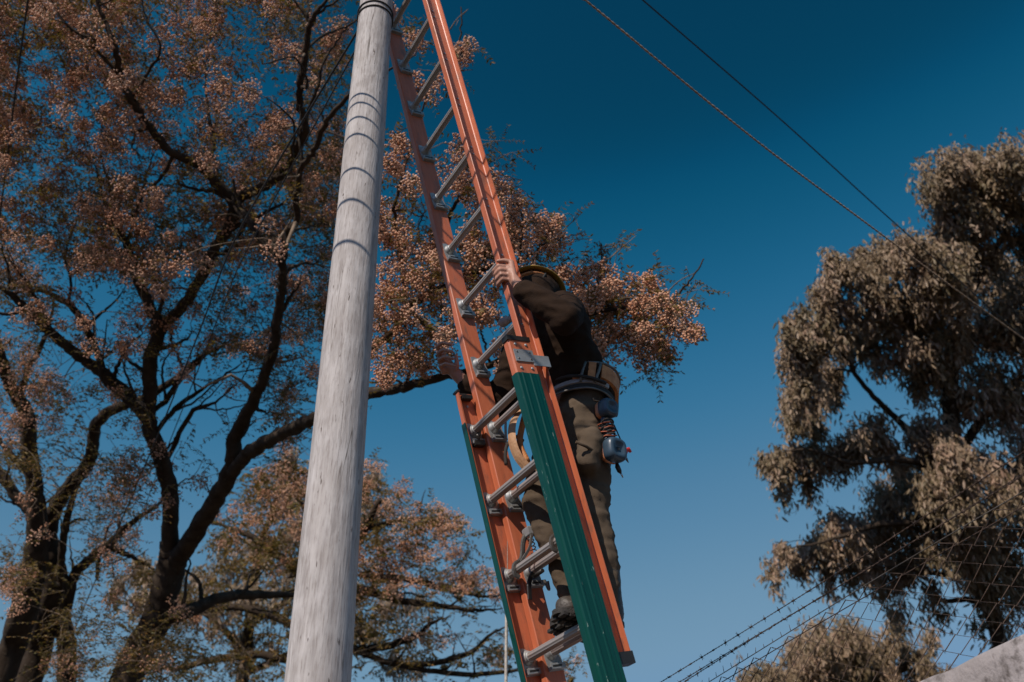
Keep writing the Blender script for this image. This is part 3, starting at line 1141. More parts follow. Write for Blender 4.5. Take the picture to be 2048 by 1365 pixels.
# left crown
n = 0
while n < 980:
    px, py = rs.uniform(-90, 690), rs.uniform(-90, 900)
    dens = 1.0 if py < 430 else (.62 if py < 700 else .30)
    dens *= (.12 + 1.3 * vnoise(px, py, 62, 1)) ** 1.7
    if rs.random() > dens or (in_gap(px, py, 1.25) and rs.random() < .94):
        continue
    n += 1
    dmid = 8.0 + .9 * min(1, max(0, (py - 100) / 700))
    cl.append((at(px, py, dmid + .55 + rs.normal(0, .65)), rs.uniform(.075, .13), rs.uniform(55, 95), 0))
n = 0
while n < 1500:
    px, py = rs.uniform(-90, 690), rs.uniform(-90, 940)
    dens = (1.0 if py < 520 else (.7 if py < 720 else .45)) * (.12 + 1.3 * vnoise(px, py, 80, 2)) ** 1.4
    if rs.random() > dens or (in_gap(px, py, 1.1) and rs.random() < .92):
        continue
    n += 1
    lf.append((at(px, py, 8.2 + .9 * min(1, max(0, (py - 100) / 700)) + rs.normal(.55, .65)), rs.uniform(.22, .36)))
# arm reaching to the right of the pole: bunches, then leafy tips
for cx, cy, rx, ry, n in ((830, 90, 25, 25, 2), (855, 170, 30, 25, 3), (760, 20, 25, 20, 2), (800, 335, 45, 50, 9), (910, 325, 25, 45, 6), (930, 380, 20, 30, 4), (920, 95, 18, 14, 2), (905, 122, 18, 14, 2), (985, 372, 18, 18, 2),
                          (1005, 395, 28, 24, 5), (1030, 420, 24, 20, 4), (1048, 452, 26, 22, 4), (1094, 438, 24, 22, 5), (1062, 486, 36, 20, 5), (1112, 495, 20, 20, 3), (790, 430, 45, 55, 11), (830, 505, 55, 55, 13), (795, 575, 38, 36, 7),
                          (872, 545, 38, 60, 12), (950, 560, 28, 60, 8), (955, 470, 22, 38, 6), (1000, 500, 28, 32, 5), (965, 620, 36, 40, 8), (1030, 540, 40, 20, 5), (1130, 560, 26, 26, 4), (1195, 560, 40, 28, 7), (1240, 582, 44, 32, 9),
                          (1300, 592, 32, 34, 6), (1205, 622, 46, 38, 9), (1262, 642, 52, 36, 10), (1222, 690, 46, 26, 7), (1352, 640, 34, 28, 7), (1380, 655, 12, 20, 2), (1330, 602, 20, 20, 2), (1312, 722, 34, 26, 6), (1290, 690, 34, 26, 5),
                          (1172, 605, 30, 36, 6), (1180, 690, 24, 24, 3), (780, 640, 36, 38, 6), (800, 700, 46, 34, 6), (765, 760, 26, 20, 2), (850, 640, 54, 44, 9), (825, 725, 50, 26, 5), (880, 690, 30, 30, 4), (750, 600, 20, 30, 3), (1010, 700, 30, 30, 3)):
    for i in range(int(n * 1.25 + .5)):
        a, q = rs.uniform(0, 6.28), math.sqrt(rs.random())
        cl.append((at(cx + 1.15 * rx * q * math.cos(a), cy + 1.15 * ry * q * math.sin(a), 6.45 + rs.normal(0, .30)), rs.uniform(.06, .10), rs.uniform(60, 100), 1))
for cx, cy, rx, ry, n in ((925, 75, 20, 30, 4), (905, 130, 20, 16, 3), (1005, 300, 22, 26, 6), (960, 300, 20, 30, 4), (830, 130, 40, 60, 7), (790, 320, 50, 60, 14), (830, 450, 60, 80, 26), (880, 560, 60, 70, 26), (800, 650, 55, 60, 18),
                          (850, 700, 60, 50, 16), (960, 520, 50, 80, 24), (1010, 430, 50, 40, 10), (1080, 500, 50, 40, 14), (1160, 525, 30, 16, 6), (1212, 490, 24, 18, 6), (1240, 480, 12, 10, 2), (1150, 440, 10, 14, 1), (1200, 570, 50, 40, 14),
                          (1260, 630, 70, 50, 22), (1200, 660, 50, 50, 16), (1300, 560, 36, 20, 6), (1390, 570, 14, 18, 4), (1370, 600, 26, 20, 4), (1310, 720, 40, 40, 9), (1200, 745, 12, 30, 3), (1340, 650, 40, 40, 8), (1030, 380, 20, 16, 2)):
    for i in range(int(n * .6 + .5)):
        a, q = rs.uniform(0, 6.28), math.sqrt(rs.random())
        lf.append((at(cx + rx * q * math.cos(a), cy + ry * q * math.sin(a), 6.6 + rs.normal(0, .30)), rs.uniform(.13, .22)))
# low bunches and leaves round the trunk
for cx, cy, rx, ry, n in ((240, 1200, 36, 28, 5), (355, 1215, 30, 26, 3), (300, 1330, 40, 26, 5), (250, 1290, 30, 30, 2), (180, 1270, 30, 30, 2), (300, 930, 60, 40, 9), (250, 960, 40, 50, 7), (400, 975, 30, 30, 3), (220, 1000, 60, 50, 7), (330, 1020, 40, 40, 5), (60, 1040, 50, 60, 5), (30, 1180, 40, 40, 6), (240, 1140, 60, 40, 6)):
    for i in range(n):
        a, q = rs.uniform(0, 6.28), math.sqrt(rs.random())
        cl.append((at(cx + rx * q * math.cos(a), cy + ry * q * math.sin(a), 9.3 + rs.normal(0, .3)), rs.uniform(.08, .12), rs.uniform(20, 40), 0))
for cx, cy, rx, ry, n in ((230, 1230, 60, 40, 12), (290, 1300, 80, 40, 22), (330, 1330, 60, 30, 12), (200, 1290, 50, 50, 8), (280, 940, 80, 60, 9), (390, 1280, 40, 40, 8), (230, 980, 80, 70, 14), (100, 1290, 80, 60, 14), (30, 1150, 50, 60, 10), (250, 1130, 60, 40, 8), (150, 1200, 40, 80, 8), (320, 1280, 70, 60, 16), (560, 760, 60, 60, 9), (590, 700, 40, 50, 6)):
    for i in range(n):
        a, q = rs.uniform(0, 6.28), math.sqrt(rs.random())
        lf.append((at(cx + rx * q * math.cos(a), cy + ry * q * math.sin(a), 9.2 + rs.normal(0, .3)), rs.uniform(.2, .34)))


def dress(T, cl, lf, leaf_size=.038, bscale=.0086, seed=1, wood_mat='twig', leafmat='melia', jit=.10):
    """twigs, leaves and fruit of a berry tree"""
    rr = np.random.default_rng(seed)
    T.twigs_to([c_ for c_, *_ in cl], (.017, .0038), jitter=jit * 1.25)
    T.twigs_to([c_ for c_, *_ in lf], (.009, .0025), jitter=jit * .8, addskel=False)
    BP, BS, BT = [], [], []
    LP, LD, LS = [], [], []
    for c_, R_, n, near in cl:
        q = berry_bunch(c_, R_, int(n))
        BP.append(q)
        BT.append(np.clip(rr.random() * .55 + .45 * rr.random(len(q)), 0, 1))
        BS.append(np.full(len(q), bscale * (.92 if near else 1)) * rr.uniform(.8, 1.15, len(q)))
        for i in range(0, len(q), 3):                # fine fruit stalks
            T.tw.tube([c_ - T.base, (c_ + q[i]) / 2 + rr.normal(0, .008, 3) - T.base, q[i] - T.base], .0012, 3, cap=False)
        for k in range(1):
            a, b_, s_ = leaf_spray(c_ + rr.normal(0, R_ * .6, 3), R_ * 1.9, 5, .25, leaf_size)
            LP += a
            LD += b_
            LS += list(s_)
    for c_, L in lf:
        for k in range(3):
            a, b_, s_ = leaf_spray(c_, L, 6, .15, leaf_size * (L / .28) ** .5)
            LP += a
            LD += b_
            LS += list(s_)
            T.tw.tube([c_ - T.base, a[len(a) // 2] - T.base, a[-1] - T.base], .0015, 3, cap=False)
    T.finish_twigs(wood_mat)
    add_leaves('crown', leafmat, T.root, T.base, LP, LD, LS)
    BP, BS = np.concatenate(BP), np.concatenate(BS)
    fr = frames(rand_dirs(len(BP))) * BS[:, None, None]
    o = inst('berries', BV, BF, BP - T.base, fr, M['berry'], T.root, np.concatenate(BT), smooth=True)
    o['kind'] = 'stuff'


for a, b_, c_, d_ in ((960, 345, 1045, 362), (1000, 380, 1046, 368), (1088, 500, 1165, 425), (1140, 470, 1170, 462), (1110, 490, 1178, 478), (1190, 540, 1272, 472), (1160, 545, 1250, 490), (1300, 600, 1405, 612), (1330, 590, 1392, 545), (1310, 650, 1380, 690),
                      (1290, 700, 1352, 748), (1280, 560, 1342, 532), (880, 130, 965, 95), (900, 60, 935, 20), (900, 150, 945, 140), (1120, 660, 1200, 672), (1340, 620, 1408, 600)):
    e0, e1 = at(a, b_, 6.4), at(c_, d_, 6.35 + rs.normal(0, .1))
    A.tw.tube(spline([e0, (e0 + e1) / 2 + rs.normal(0, .012, 3), e1], 5) - A.base, np.linspace(.0055, .0022, 11), 5)
    for k in range(2):
        m_ = e0 + (e1 - e0) * rs.uniform(.4, .8)
        A.tw.tube([m_ - A.base, m_ + rs.normal(0, .05, 3) + (e1 - e0) * .15 - A.base], [.003, .0015], 4)
dress(A, cl, lf, seed=2)

# --- two more stems at the far left -----------------------------------------------------


def small_tree(label, stem, others, cl_, lf_, d, seed, name='berry_tree', group=None, **kw):
    b0 = at(stem[0][0], stem[0][1], stem[0][3])
    base = np.array([b0[0] - .25, b0[1], 0])
    T = Tree(name, label, base, group)
    P = [base, (base + b0) / 2] + [at(a, b_, q) for a, b_, r_, q in stem]
    rad = [stem[0][2] * stem[0][3] / FPX * 1.35, stem[0][2] * stem[0][3] / FPX * 1.15] + [r_ * q / FPX for a, b_, r_, q in stem]
    p_, r_ = spline(P, 7, rad, .006)
    T.wood('trunk', p_, r_, sides=12)
    for q in others:
        p_, r_ = limb(q)
        T.wood('branch', p_, r_, boughs=.55, bl=.6)
    rr = np.random.default_rng(seed)
    cl, lf = [], []
    for cx, cy, rx, ry, n in cl_:
        for i in range(int(n * 2.0)):
            a, q = rr.uniform(0, 6.28), math.sqrt(rr.random())
            cl.append((at(cx + rx * q * math.cos(a), cy + ry * q * math.sin(a), d + rr.normal(0, .06 * d)), rr.uniform(.09, .16), rr.uniform(34, 60), 0))
    for cx, cy, rx, ry, n in lf_:
        for i in range(int(n * 1.0)):
            a, q = rr.uniform(0, 6.28), math.sqrt(rr.random())
            lf.append((at(cx + rx * q * math.cos(a), cy + ry * q * math.sin(a), d + rr.normal(0, .06 * d)), rr.uniform(.22, .38)))
    dress(T, cl, lf, seed=seed, **kw)
    return T


small_tree('slim tree at the far left whose leaning trunk rises at the photo edge',
           [(5, 1345, 25, 11), (41, 1240, 26, 11), (61, 1155, 24, 11), (74, 1077, 21, 11), (70, 1000, 17, 11), (66, 950, 15, 11), (58, 900, 14.5, 11), (53, 830, 14, 10.9), (21, 773, 12, 10.8), (-5, 696, 10, 10.7), (-30, 600, 8, 10.6)],
           [[(40, 800, 7, 10.8), (56, 738, 6, 10.8), (84, 690, 5, 10.8), (100, 640, 4, 10.7), (110, 590, 3, 10.6)], [(66, 960, 6, 11), (30, 920, 6, 11), (0, 880, 5, 11), (-30, 830, 4, 11)], [(72, 1040, 5, 11), (30, 1000, 6, 11), (0, 960, 5, 11), (-40, 930, 4, 11)]],
           [(30, 720, 50, 50, 9), (90, 780, 40, 40, 6), (70, 840, 50, 40, 5), (20, 560, 60, 50, 9), (30, 1150, 36, 26, 5), (10, 480, 40, 50, 6)],
           [(40, 740, 70, 70, 18), (90, 820, 60, 60, 12), (20, 1110, 40, 40, 9), (20, 560, 60, 60, 14), (10, 930, 40, 60, 8)], 10.6, 31)
small_tree('forked stem with spreading arms left of the largest trunk',
           [(58, 1350, 26, 11.6), (92, 1240, 27, 11.6), (110, 1180, 25, 11.5), (104, 1120, 21, 11.5), (94, 1075, 18, 11.5), (108, 1020, 14, 11.4), (146, 966, 13, 11.2), (180, 920, 12, 11.0), (193, 850, 11, 10.8), (238, 815, 10, 10.6), (285, 800, 8, 10.5), (370, 745, 6, 10.4), (420, 700, 5, 10.3)],
           [[(134, 1375, 18, 11.6), (134, 1300, 17, 11.6), (124, 1230, 16, 11.6), (118, 1180, 13, 11.6)],
            [(126, 1240, 12, 11.6), (138, 1190, 12, 11.6), (153, 1145, 10.5, 11.6), (194, 1108, 10, 11.6), (218, 1088, 9, 11.6), (255, 1053, 7, 11.6), (307, 1015, 5, 11.6), (345, 985, 4, 11.6)],
            [(216, 1092, 6, 11.6), (245, 1105, 6, 11.7), (275, 1120, 5, 11.8), (310, 1140, 4, 11.9)],
            [(92, 1085, 9, 11.5), (60, 1030, 9, 11.6), (30, 985, 8, 11.7), (-10, 930, 7, 11.8)],
            [(120, 1180, 7, 11.4), (125, 1110, 7, 11.3), (135, 1040, 7, 11.2), (160, 960, 6, 11.1), (190, 910, 5, 11.0)],
            [(198, 1110, 4, 11.6), (195, 1150, 5, 11.5), (197, 1165, 3, 11.5)]],
           [(235, 960, 50, 50, 6), (215, 1060, 60, 30, 5), (20, 1170, 30, 26, 4), (110, 1330, 40, 30, 3), (160, 1320, 40, 30, 4)],
           [(150, 1330, 50, 40, 12), (200, 1060, 60, 40, 10), (40, 1110, 40, 30, 8), (90, 1350, 60, 30, 8), (230, 1040, 80, 60, 18), (140, 1000, 60, 60, 12), (60, 930, 60, 50, 10), (160, 1140, 60, 60, 12), (150, 840, 60, 60, 8), (140, 1260, 24, 30, 5)], 11.4, 32)

# --- berry tree farther back, behind the pole -------------------------------------------
small_tree('bushy berry tree farther back, low between pole and ladder',
           [(600, 1420, 26, 14), (610, 1330, 22, 14), (625, 1250, 18, 14), (655, 1190, 14, 13.8), (690, 1130, 11, 13.6), (730, 1060, 8, 13.4), (760, 1000, 5, 13.2)],
           [[(640, 1215, 9, 13.8), (707, 1178, 9, 13.5), (789, 1200, 7, 13.2), (867, 1210, 6, 13.0), (945, 1221, 5, 12.9), (1005, 1217, 3, 12.8)],
            [(720, 1150, 6, 13.4), (820, 1160, 6, 13.1), (913, 1182, 5, 13), (970, 1193, 4, 12.9), (1010, 1190, 3, 12.8)],
            [(620, 1280, 10, 14), (720, 1300, 8, 13.8), (824, 1276, 6, 13.4), (863, 1246, 5, 13.3), (902, 1232, 3, 13.2)],
            [(650, 1200, 8, 13.8), (590, 1140, 8, 13.9), (530, 1090, 7, 14), (470, 1060, 6, 14), (400, 1040, 4, 14)],
            [(620, 1270, 9, 14), (550, 1235, 8, 14.2), (470, 1215, 7, 14.3), (390, 1230, 6, 14.4), (330, 1260, 4, 14.5)],
            [(610, 1330, 8, 14), (520, 1310, 8, 14), (430, 1320, 7, 14), (350, 1340, 5, 14)],
            [(690, 1130, 6, 13.6), (640, 1060, 6, 13.7), (590, 990, 5, 13.8), (560, 940, 4, 13.8)],
            [(730, 1060, 5, 13.4), (800, 1040, 5, 13.2), (870, 1040, 4, 13), (930, 1070, 3, 12.9)],
            [(680, 1290, 6, 13.8), (800, 1330, 6, 13.4), (924, 1313, 5, 13), (981, 1271, 4, 12.8), (1020, 1250, 3, 12.8)],
            [(800, 1332, 5, 13.4), (930, 1350, 5, 13), (1050, 1340, 4, 12.8), (1160, 1325, 3, 12.7)]],
           [(740, 960, 45, 35, 6), (700, 1000, 50, 50, 9), (800, 1000, 46, 36, 8), (860, 1032, 44, 36, 8), (908, 1042, 30, 26, 5), (900, 1092, 36, 26, 4), (830, 1090, 46, 46, 8), (760, 1080, 56, 54, 9), (720, 1150, 50, 50, 6), (800, 1150, 56, 36, 7),
            (950, 1152, 36, 26, 6), (890, 1150, 50, 30, 6), (985, 1180, 16, 18, 2), (930, 1160, 30, 20, 3), (570, 940, 44, 46, 6), (520, 1000, 54, 54, 8), (600, 1050, 50, 50, 6), (480, 1050, 50, 50, 6), (540, 960, 40, 30, 4), (1000, 1315, 34, 26, 3), (1140, 1330, 30, 20, 2),
            (590, 985, 40, 40, 5), (640, 960, 30, 40, 4), (560, 1100, 50, 50, 4), (860, 1280, 40, 20, 2), (370, 1220, 30, 30, 2), (830, 1250, 30, 20, 1)],
           [(740, 1000, 70, 50, 20), (820, 1060, 80, 60, 28), (900, 1080, 50, 50, 10), (760, 1120, 80, 70, 34), (720, 1200, 70, 60, 26), (880, 1160, 70, 30, 12), (760, 1300, 100, 60, 34), (880, 1330, 80, 40, 14), (960, 1270, 50, 40, 8), (1000, 1320, 50, 40, 8),
            (1140, 1335, 60, 24, 8), (560, 980, 80, 60, 24), (500, 1050, 80, 70, 26), (580, 1120, 80, 70, 26), (470, 1130, 80, 60, 20), (400, 1170, 70, 50, 14), (540, 1220, 90, 60, 24), (430, 1250, 80, 50, 10), (560, 1320, 90, 50, 26), (440, 1340, 90, 40, 18), (320, 1180, 60, 60, 14), (260, 1330, 70, 40, 16), (350, 1300, 60, 50, 14), (640, 1330, 60, 60, 16),
            (930, 1200, 60, 30, 6), (840, 1230, 60, 26, 6), (620, 1000, 40, 60, 8)], 13.4, 33, leaf_size=.06, bscale=.0112)


# --- gum trees --------------------------------------------------------------------------
def gum(label, trunk, limbs_, clumps, d, seed, hang=.36, leaf=.125, dens=1.0, trunk_mat='bark', group=None):
    b0 = at(trunk[0][0], trunk[0][1], trunk[0][3])
    base = np.array([b0[0] + .2, b0[1], 0])
    T = Tree('gum_tree', label, base, group)
    P = [base, (base + b0) / 2] + [at(a, b_, q) for a, b_, r_, q in trunk]
    r0 = trunk[0][2] * trunk[0][3] / FPX
    p_, r_ = spline(P, 7, [r0 * 1.4, r0 * 1.2] + [r_ * q / FPX for a, b_, r_, q in trunk], .01)
    T.wood('trunk', p_, r_, trunk_mat, 12)
    for q in limbs_:
        p_, r_ = limb(q)
        T.wood('branch', p_, r_, trunk_mat)
    rr = np.random.default_rng(seed)
    LP, LD, LS, tg, TI = [], [], [], [], []
    for cx, cy, rx, ry, n in clumps:
        c_ = at(cx, cy, d + rr.normal(0, .025 * d))
        ax, az = rx * d / FPX, ry * d / FPX
        tg.append(c_)
        n = int(n * dens)
        m_ = max(4, int(n / 16))                     # smaller tufts inside the clump leave gaps between them
        u_ = rand_dirs(m_)
        cen = c_ + (CR * (u_[:, :1] * ax) + np.array([0, 1., 0]) * (u_[:, 1:2] * ax) + np.array([0, 0, 1.]) * (u_[:, 2:] * az)) * (rr.uniform(.15, 1.12, m_) ** .6)[:, None]
        wh = rr.integers(0, m_, n)
        q = cen[wh] + rr.normal(0, 1, (n, 3)) * np.array([ax, ax, az]) * rr.uniform(.07, .30, m_)[wh][:, None]
        hue = rr.random(m_)
        for i in range(n):                           # each is a hanging spray
            L = hang * rr.uniform(.5, 1.3)
            k = rr.integers(7, 13)
            t = rr.random(k)
            sway = rr.normal(0, .16, 3)
            sway[2] = -1
            b_ = q[i] + t[:, None] * L * sway + rr.normal(0, .055, (k, 3))
            LP.append(b_)
            dr = rr.normal(0, .40, (k, 3))
            dr[:, 2] -= .9
            LD.append(dr)
            LS.append(leaf * rr.uniform(.6, 1.3, k))
            TI.append(np.clip(hue[wh[i]] * .55 + .45 * rr.random(k), 0, 1))
        for i in range(0, n, 5):
            tg.append(q[i])
    T.twigs_to(tg, (.022, .006), maxd=3., jitter=.12)
    T.finish_twigs('twig' if trunk_mat != 'bark' else 'bark')
    P_ = np.concatenate(LP)
    tint = np.concatenate(TI)
    add_leaves('crown', 'gum', T.root, base, P_, np.concatenate(LD), np.concatenate(LS), .26, tint)
    return T


D_ = 15.5
gum('tall grey-leaved gum tree filling the right side above the mesh fence',
    [(2030, 1420, 17, D_), (2000, 1300, 15, D_), (1965, 1150, 15, D_), (1930, 980, 17, D_), (1905, 860, 16, D_), (1900, 740, 15, D_), (1930, 620, 11, D_), (1950, 520, 8, D_), (1940, 420, 5, D_)],
    [[(1925, 950, 9, D_), (1850, 890, 7, D_), (1790, 835, 6, D_), (1745, 790, 5, D_ - .3), (1715, 755, 4.5, D_ - .4), (1690, 715, 4, D_ - .5), (1650, 670, 3, D_ - .6), (1600, 650, 2, D_ - .7)],
     [(1905, 800, 9, D_), (1850, 700, 8, D_ - .3), (1800, 610, 6, D_ - .6), (1730, 550, 4, D_ - .8)],
     [(1915, 680, 7, D_), (1880, 560, 6, D_ + .2), (1880, 450, 5, D_ + .3), (1870, 360, 3, D_ + .3)],
     [(1940, 590, 7, D_), (2000, 480, 5, D_), (2030, 380, 4, D_)],
     [(1940, 980, 9, D_), (1850, 930, 7, D_ - .4), (1780, 920, 6, D_ - .6), (1700, 925, 4, D_ - .8), (1620, 900, 3, D_ - .9), (1560, 905, 2, D_ - .9)],
     [(1960, 1080, 9, D_), (1870, 1050, 7, D_ - .4), (1760, 1050, 6, D_ - .7), (1660, 1080, 4, D_ - .8), (1570, 1100, 2.5, D_ - .9)],
     [(1975, 1130, 8, D_), (1900, 1150, 6, D_ - .3), (1830, 1140, 5, D_ - .4), (1740, 1130, 3, D_ - .6)],
     [(1920, 900, 9, D_), (1980, 820, 8, D_), (2040, 760, 6, D_), (2100, 700, 4, D_)],
     [(1995, 1230, 8, D_), (1940, 1200, 6, D_), (1880, 1200, 5, D_), (1850, 1150, 4, D_)]],
    [(1880, 340, 46, 40, 70), (1950, 345, 60, 55, 90), (2010, 320, 50, 40, 60), (2060, 370, 50, 60, 70), (1900, 420, 56, 50, 80), (1990, 420, 64, 60, 90), (2060, 470, 50, 60, 70), (1925, 490, 60, 40, 70),
     (1700, 520, 44, 34, 60), (1760, 510, 50, 36, 70), (1820, 505, 50, 36, 70), (1880, 545, 64, 50, 100), (1970, 550, 70, 50, 110), (2050, 570, 50, 60, 80), (1660, 590, 46, 40, 70), (1730, 595, 60, 46, 100), (1820, 610, 70, 50, 120),
     (1600, 650, 40, 40, 70), (1650, 655, 40, 40, 60), (1580, 700, 30, 46, 60), (1605, 760, 36, 40, 60), (1640, 730, 36, 46, 50), (1585, 815, 24, 30, 34), (1628, 830, 20, 46, 36), (1660, 780, 20, 40, 26), (1700, 665, 50, 36, 60), (1770, 690, 46, 34, 50),
     (1930, 670, 80, 60, 130), (2030, 660, 60, 70, 100), (1850, 730, 46, 50, 66), (1960, 780, 80, 60, 130), (2045, 780, 50, 60, 80), (1850, 690, 50, 40, 60),
     (1700, 880, 48, 28, 50), (1745, 850, 50, 26, 50), (1780, 880, 30, 30, 26), (1645, 905, 40, 26, 44), (1590, 905, 36, 26, 40), (1550, 915, 26, 30, 30), (1562, 960, 10, 34, 9), (1612, 950, 14, 32, 14), (1850, 850, 46, 60, 60), (1890, 940, 60, 60, 80), (1830, 900, 40, 30, 34),
     (1790, 960, 44, 44, 60), (1760, 1015, 60, 44, 90), (1850, 1010, 70, 50, 100), (1950, 960, 80, 80, 130), (2030, 900, 60, 80, 100), (2040, 1020, 60, 70, 90), (1690, 1055, 50, 34, 64), (1630, 1085, 50, 26, 50), (1570, 1105, 30, 20, 26), (1540, 1140, 12, 26, 10),
     (1645, 1125, 20, 34, 20), (1715, 1115, 50, 34, 60), (1800, 1100, 60, 44, 70), (1900, 1090, 70, 50, 90), (1990, 1100, 60, 50, 70), (1770, 1160, 24, 30, 14), (1850, 1180, 50, 30, 16), (1930, 1180, 60, 30, 24), (2010, 1190, 50, 40, 26), (1800, 1205, 20, 26, 8), (1960, 1240, 50, 30, 12), (2040, 1140, 40, 40, 40)],
    D_, 41, dens=3.0)
gum('rounded grey-leaved gum tree, small and low beyond the mesh fence',
    [(1760, 1480, 16, 19), (1745, 1400, 14, 19), (1720, 1330, 10, 19), (1700, 1280, 6, 19)],
    [[(1740, 1390, 8, 19), (1660, 1340, 6, 19), (1600, 1300, 4, 19)], [(1750, 1400, 8, 19), (1810, 1330, 6, 19), (1850, 1300, 4, 19)], [(1735, 1370, 6, 19), (1770, 1300, 5, 19), (1790, 1270, 3, 19)]],
    [(1640, 1262, 46, 28, 70), (1690, 1262, 46, 30, 70), (1590, 1295, 40, 30, 60), (1720, 1295, 50, 34, 70), (1640, 1310, 50, 34, 80), (1540, 1340, 40, 30, 60), (1600, 1350, 50, 36, 70), (1690, 1350, 60, 40, 90), (1780, 1290, 40, 36, 50), (1790, 1250, 24, 30, 22), (1820, 1330, 50, 40, 70), (1870, 1350, 40, 30, 40), (1500, 1365, 30, 20, 30), (1760, 1350, 40, 40, 50), (1860, 1250, 24, 24, 12)],
    19, 42, leaf=.13, dens=2.4)
gum('pale gum tree far behind the berry trees at bottom left',
    [(470, 1500, 16, 20), (480, 1400, 14, 20), (500, 1250, 10, 20), (520, 1100, 7, 20), (560, 980, 4, 20)],
    [[(490, 1300, 7, 20), (400, 1220, 6, 20), (300, 1170, 4, 20)], [(500, 1250, 7, 20), (600, 1180, 6, 20), (690, 1080, 4, 20), (740, 980, 3, 20)], [(485, 1350, 7, 20), (600, 1300, 5, 20), (720, 1270, 4, 20)]],
    [(280, 1140, 40, 50, 60), (300, 1200, 50, 40, 50), (370, 1150, 50, 40, 50), (570, 930, 26, 36, 30), (560, 1000, 50, 40, 50), (480, 1100, 60, 50, 70), (600, 1080, 60, 50, 70), (740, 945, 24, 24, 20), (720, 1010, 40, 40, 40), (560, 1180, 80, 50, 90), (660, 1180, 60, 60, 70), (450, 1200, 60, 40, 60), (700, 1270, 60, 50, 60),
     (520, 1290, 60, 40, 40), (800, 1200, 60, 40, 50), (820, 1310, 60, 40, 40)],
    20, 43, leaf=.14, dens=2.0)

#@END_TREES
# ------------------------------------------------------------------ person on the ladder
NH = np.array([.8524, .5229, 0.])                     # level direction away from the ladder
UZ = np.array([0, 0, 1.])
O10 = LF + LU * zk(10)


def wp(a, n_, h):
    """a across the rungs, n_ level distance behind the rungs, h above the rung stood on"""
    return O10 + LW * a + NH * n_ + UZ * h


def lw(l):
    return LF + LW * l[0] + LN * l[1] + LU * l[2]


def atw(px, py, a):
    """where the sight line meets the upright plane at distance a across the rungs"""
    return lw(on_w(px, py, a))


man = thing('person', 'person in dark jacket, khaki trousers and yellow hard hat climbing the ladder', 'person', tuple(wp(.2, .0, .02)))
MO = np.array(man.location)


def solid(name, g, voxel, smooth, mat, parent, disp=(), origin=None):
    """merge overlapping closed shells into one continuous surface"""
    o_ = MO if origin is None else origin
    g.v = [tuple(np.array(q) - o_) for q in g.v]
    me = g.mesh(name + '_src')
    ob = bpy.data.objects.new(name + '_src', me)
    C.objects.link(ob)
    md = ob.modifiers.new('r', 'REMESH')
    md.mode = 'VOXEL'
    md.voxel_size = voxel
    if smooth:
        md = ob.modifiers.new('s', 'SMOOTH')
        md.iterations = smooth
        md.factor = .5
    temp = []
    for size, st, kind in disp:
        tx = bpy.data.textures.new('fold', 'CLOUDS')
        if hasattr(tx, 'noise_scale'):
            tx.noise_scale = size
        md = ob.modifiers.new('d', 'DISPLACE')
        md.texture = tx
        md.texture_coords = 'GLOBAL'
        if kind == 'WRINKLE':                        # cloth creases run across the limb: noise squeezed upright
            em = bpy.data.objects.new('fold_axes', None)
            C.objects.link(em)
            em.rotation_euler = (.35, .25, 0)
            em.scale = (1.7, 1.7, .62)
            temp.append(em)
            bpy.context.view_layer.update()
            md.texture_coords = 'OBJECT'
            md.texture_coords_object = em
        md.strength = st
        md.mid_level = .5
    dg = bpy.context.evaluated_depsgraph_get()
    out = bpy.data.meshes.new_from_object(ob.evaluated_get(dg))
    bpy.data.objects.remove(ob)
    for em in temp:
        bpy.data.objects.remove(em)
    bpy.data.meshes.remove(me)
    out.name = name
    out.materials.clear()
    out.polygons.foreach_set('use_smooth', [True] * len(out.polygons))
    return link(name, out, M[mat], parent)


def chain(g, pts, rads):
    for i in range(len(pts) - 1):
        g.capsule(pts[i], pts[i + 1], rads[i], rads[i + 1])


# joints
shL, shR = wp(.35, -.115, 1.315), wp(.04, -.115, 1.325)
elL, elR = wp(.535, -.235, 1.085), wp(-.06, -.17, 1.06)
wrL = atw(1040, 576, .425)
wrR = atw(929, 766, -.08)
head = wp(.205, -.145, 1.495)
HUP = UZ * .84 + NH * .24 - LW * .48             # head leaning away to look past the rail
HUP /= np.linalg.norm(HUP)
FACE = -NH - HUP * (-NH @ HUP)
FACE /= np.linalg.norm(FACE)
SIDE = np.cross(HUP, FACE)
hipL, hipR = wp(.265, .025, .875), wp(.105, .03, .905)
knL, knR = wp(.275, .020, .46), wp(.095, -.090, .545)
anL, anR = wp(.285, .045, .10), wp(.135, .030, .15)

b_ = MB()
# head: skull, jaw, nose, lips, ears, neck
b_.ball(head + HUP * .02, .098, 10, (.80, 1.0, 1.05), (SIDE, FACE, HUP))
b_.ball(head + FACE * .03 - HUP * .045, .070, 10, (.84, .9, .95), (SIDE, FACE, HUP))
b_.capsule(head + FACE * .088 + HUP * .02, head + FACE * .112 - HUP * .018, .010, .015)
b_.capsule(head + FACE * .088 - HUP * .048 - SIDE * .018, head + FACE * .088 - HUP * .048 + SIDE * .018, .010, .010)
for sg in (-1, 1):
    b_.ball(head + SIDE * sg * .082 - FACE * .006, .032, 8, (.30, .6, 1.), (SIDE, FACE, HUP))
    b_.capsule(head + SIDE * sg * .018 + FACE * .088 + HUP * .032, head + SIDE * sg * .048 + FACE * .074 + HUP * .032, .010, .009)
b_.capsule(head - HUP * .03, wp(.20, -.07, 1.36), .056, .062)
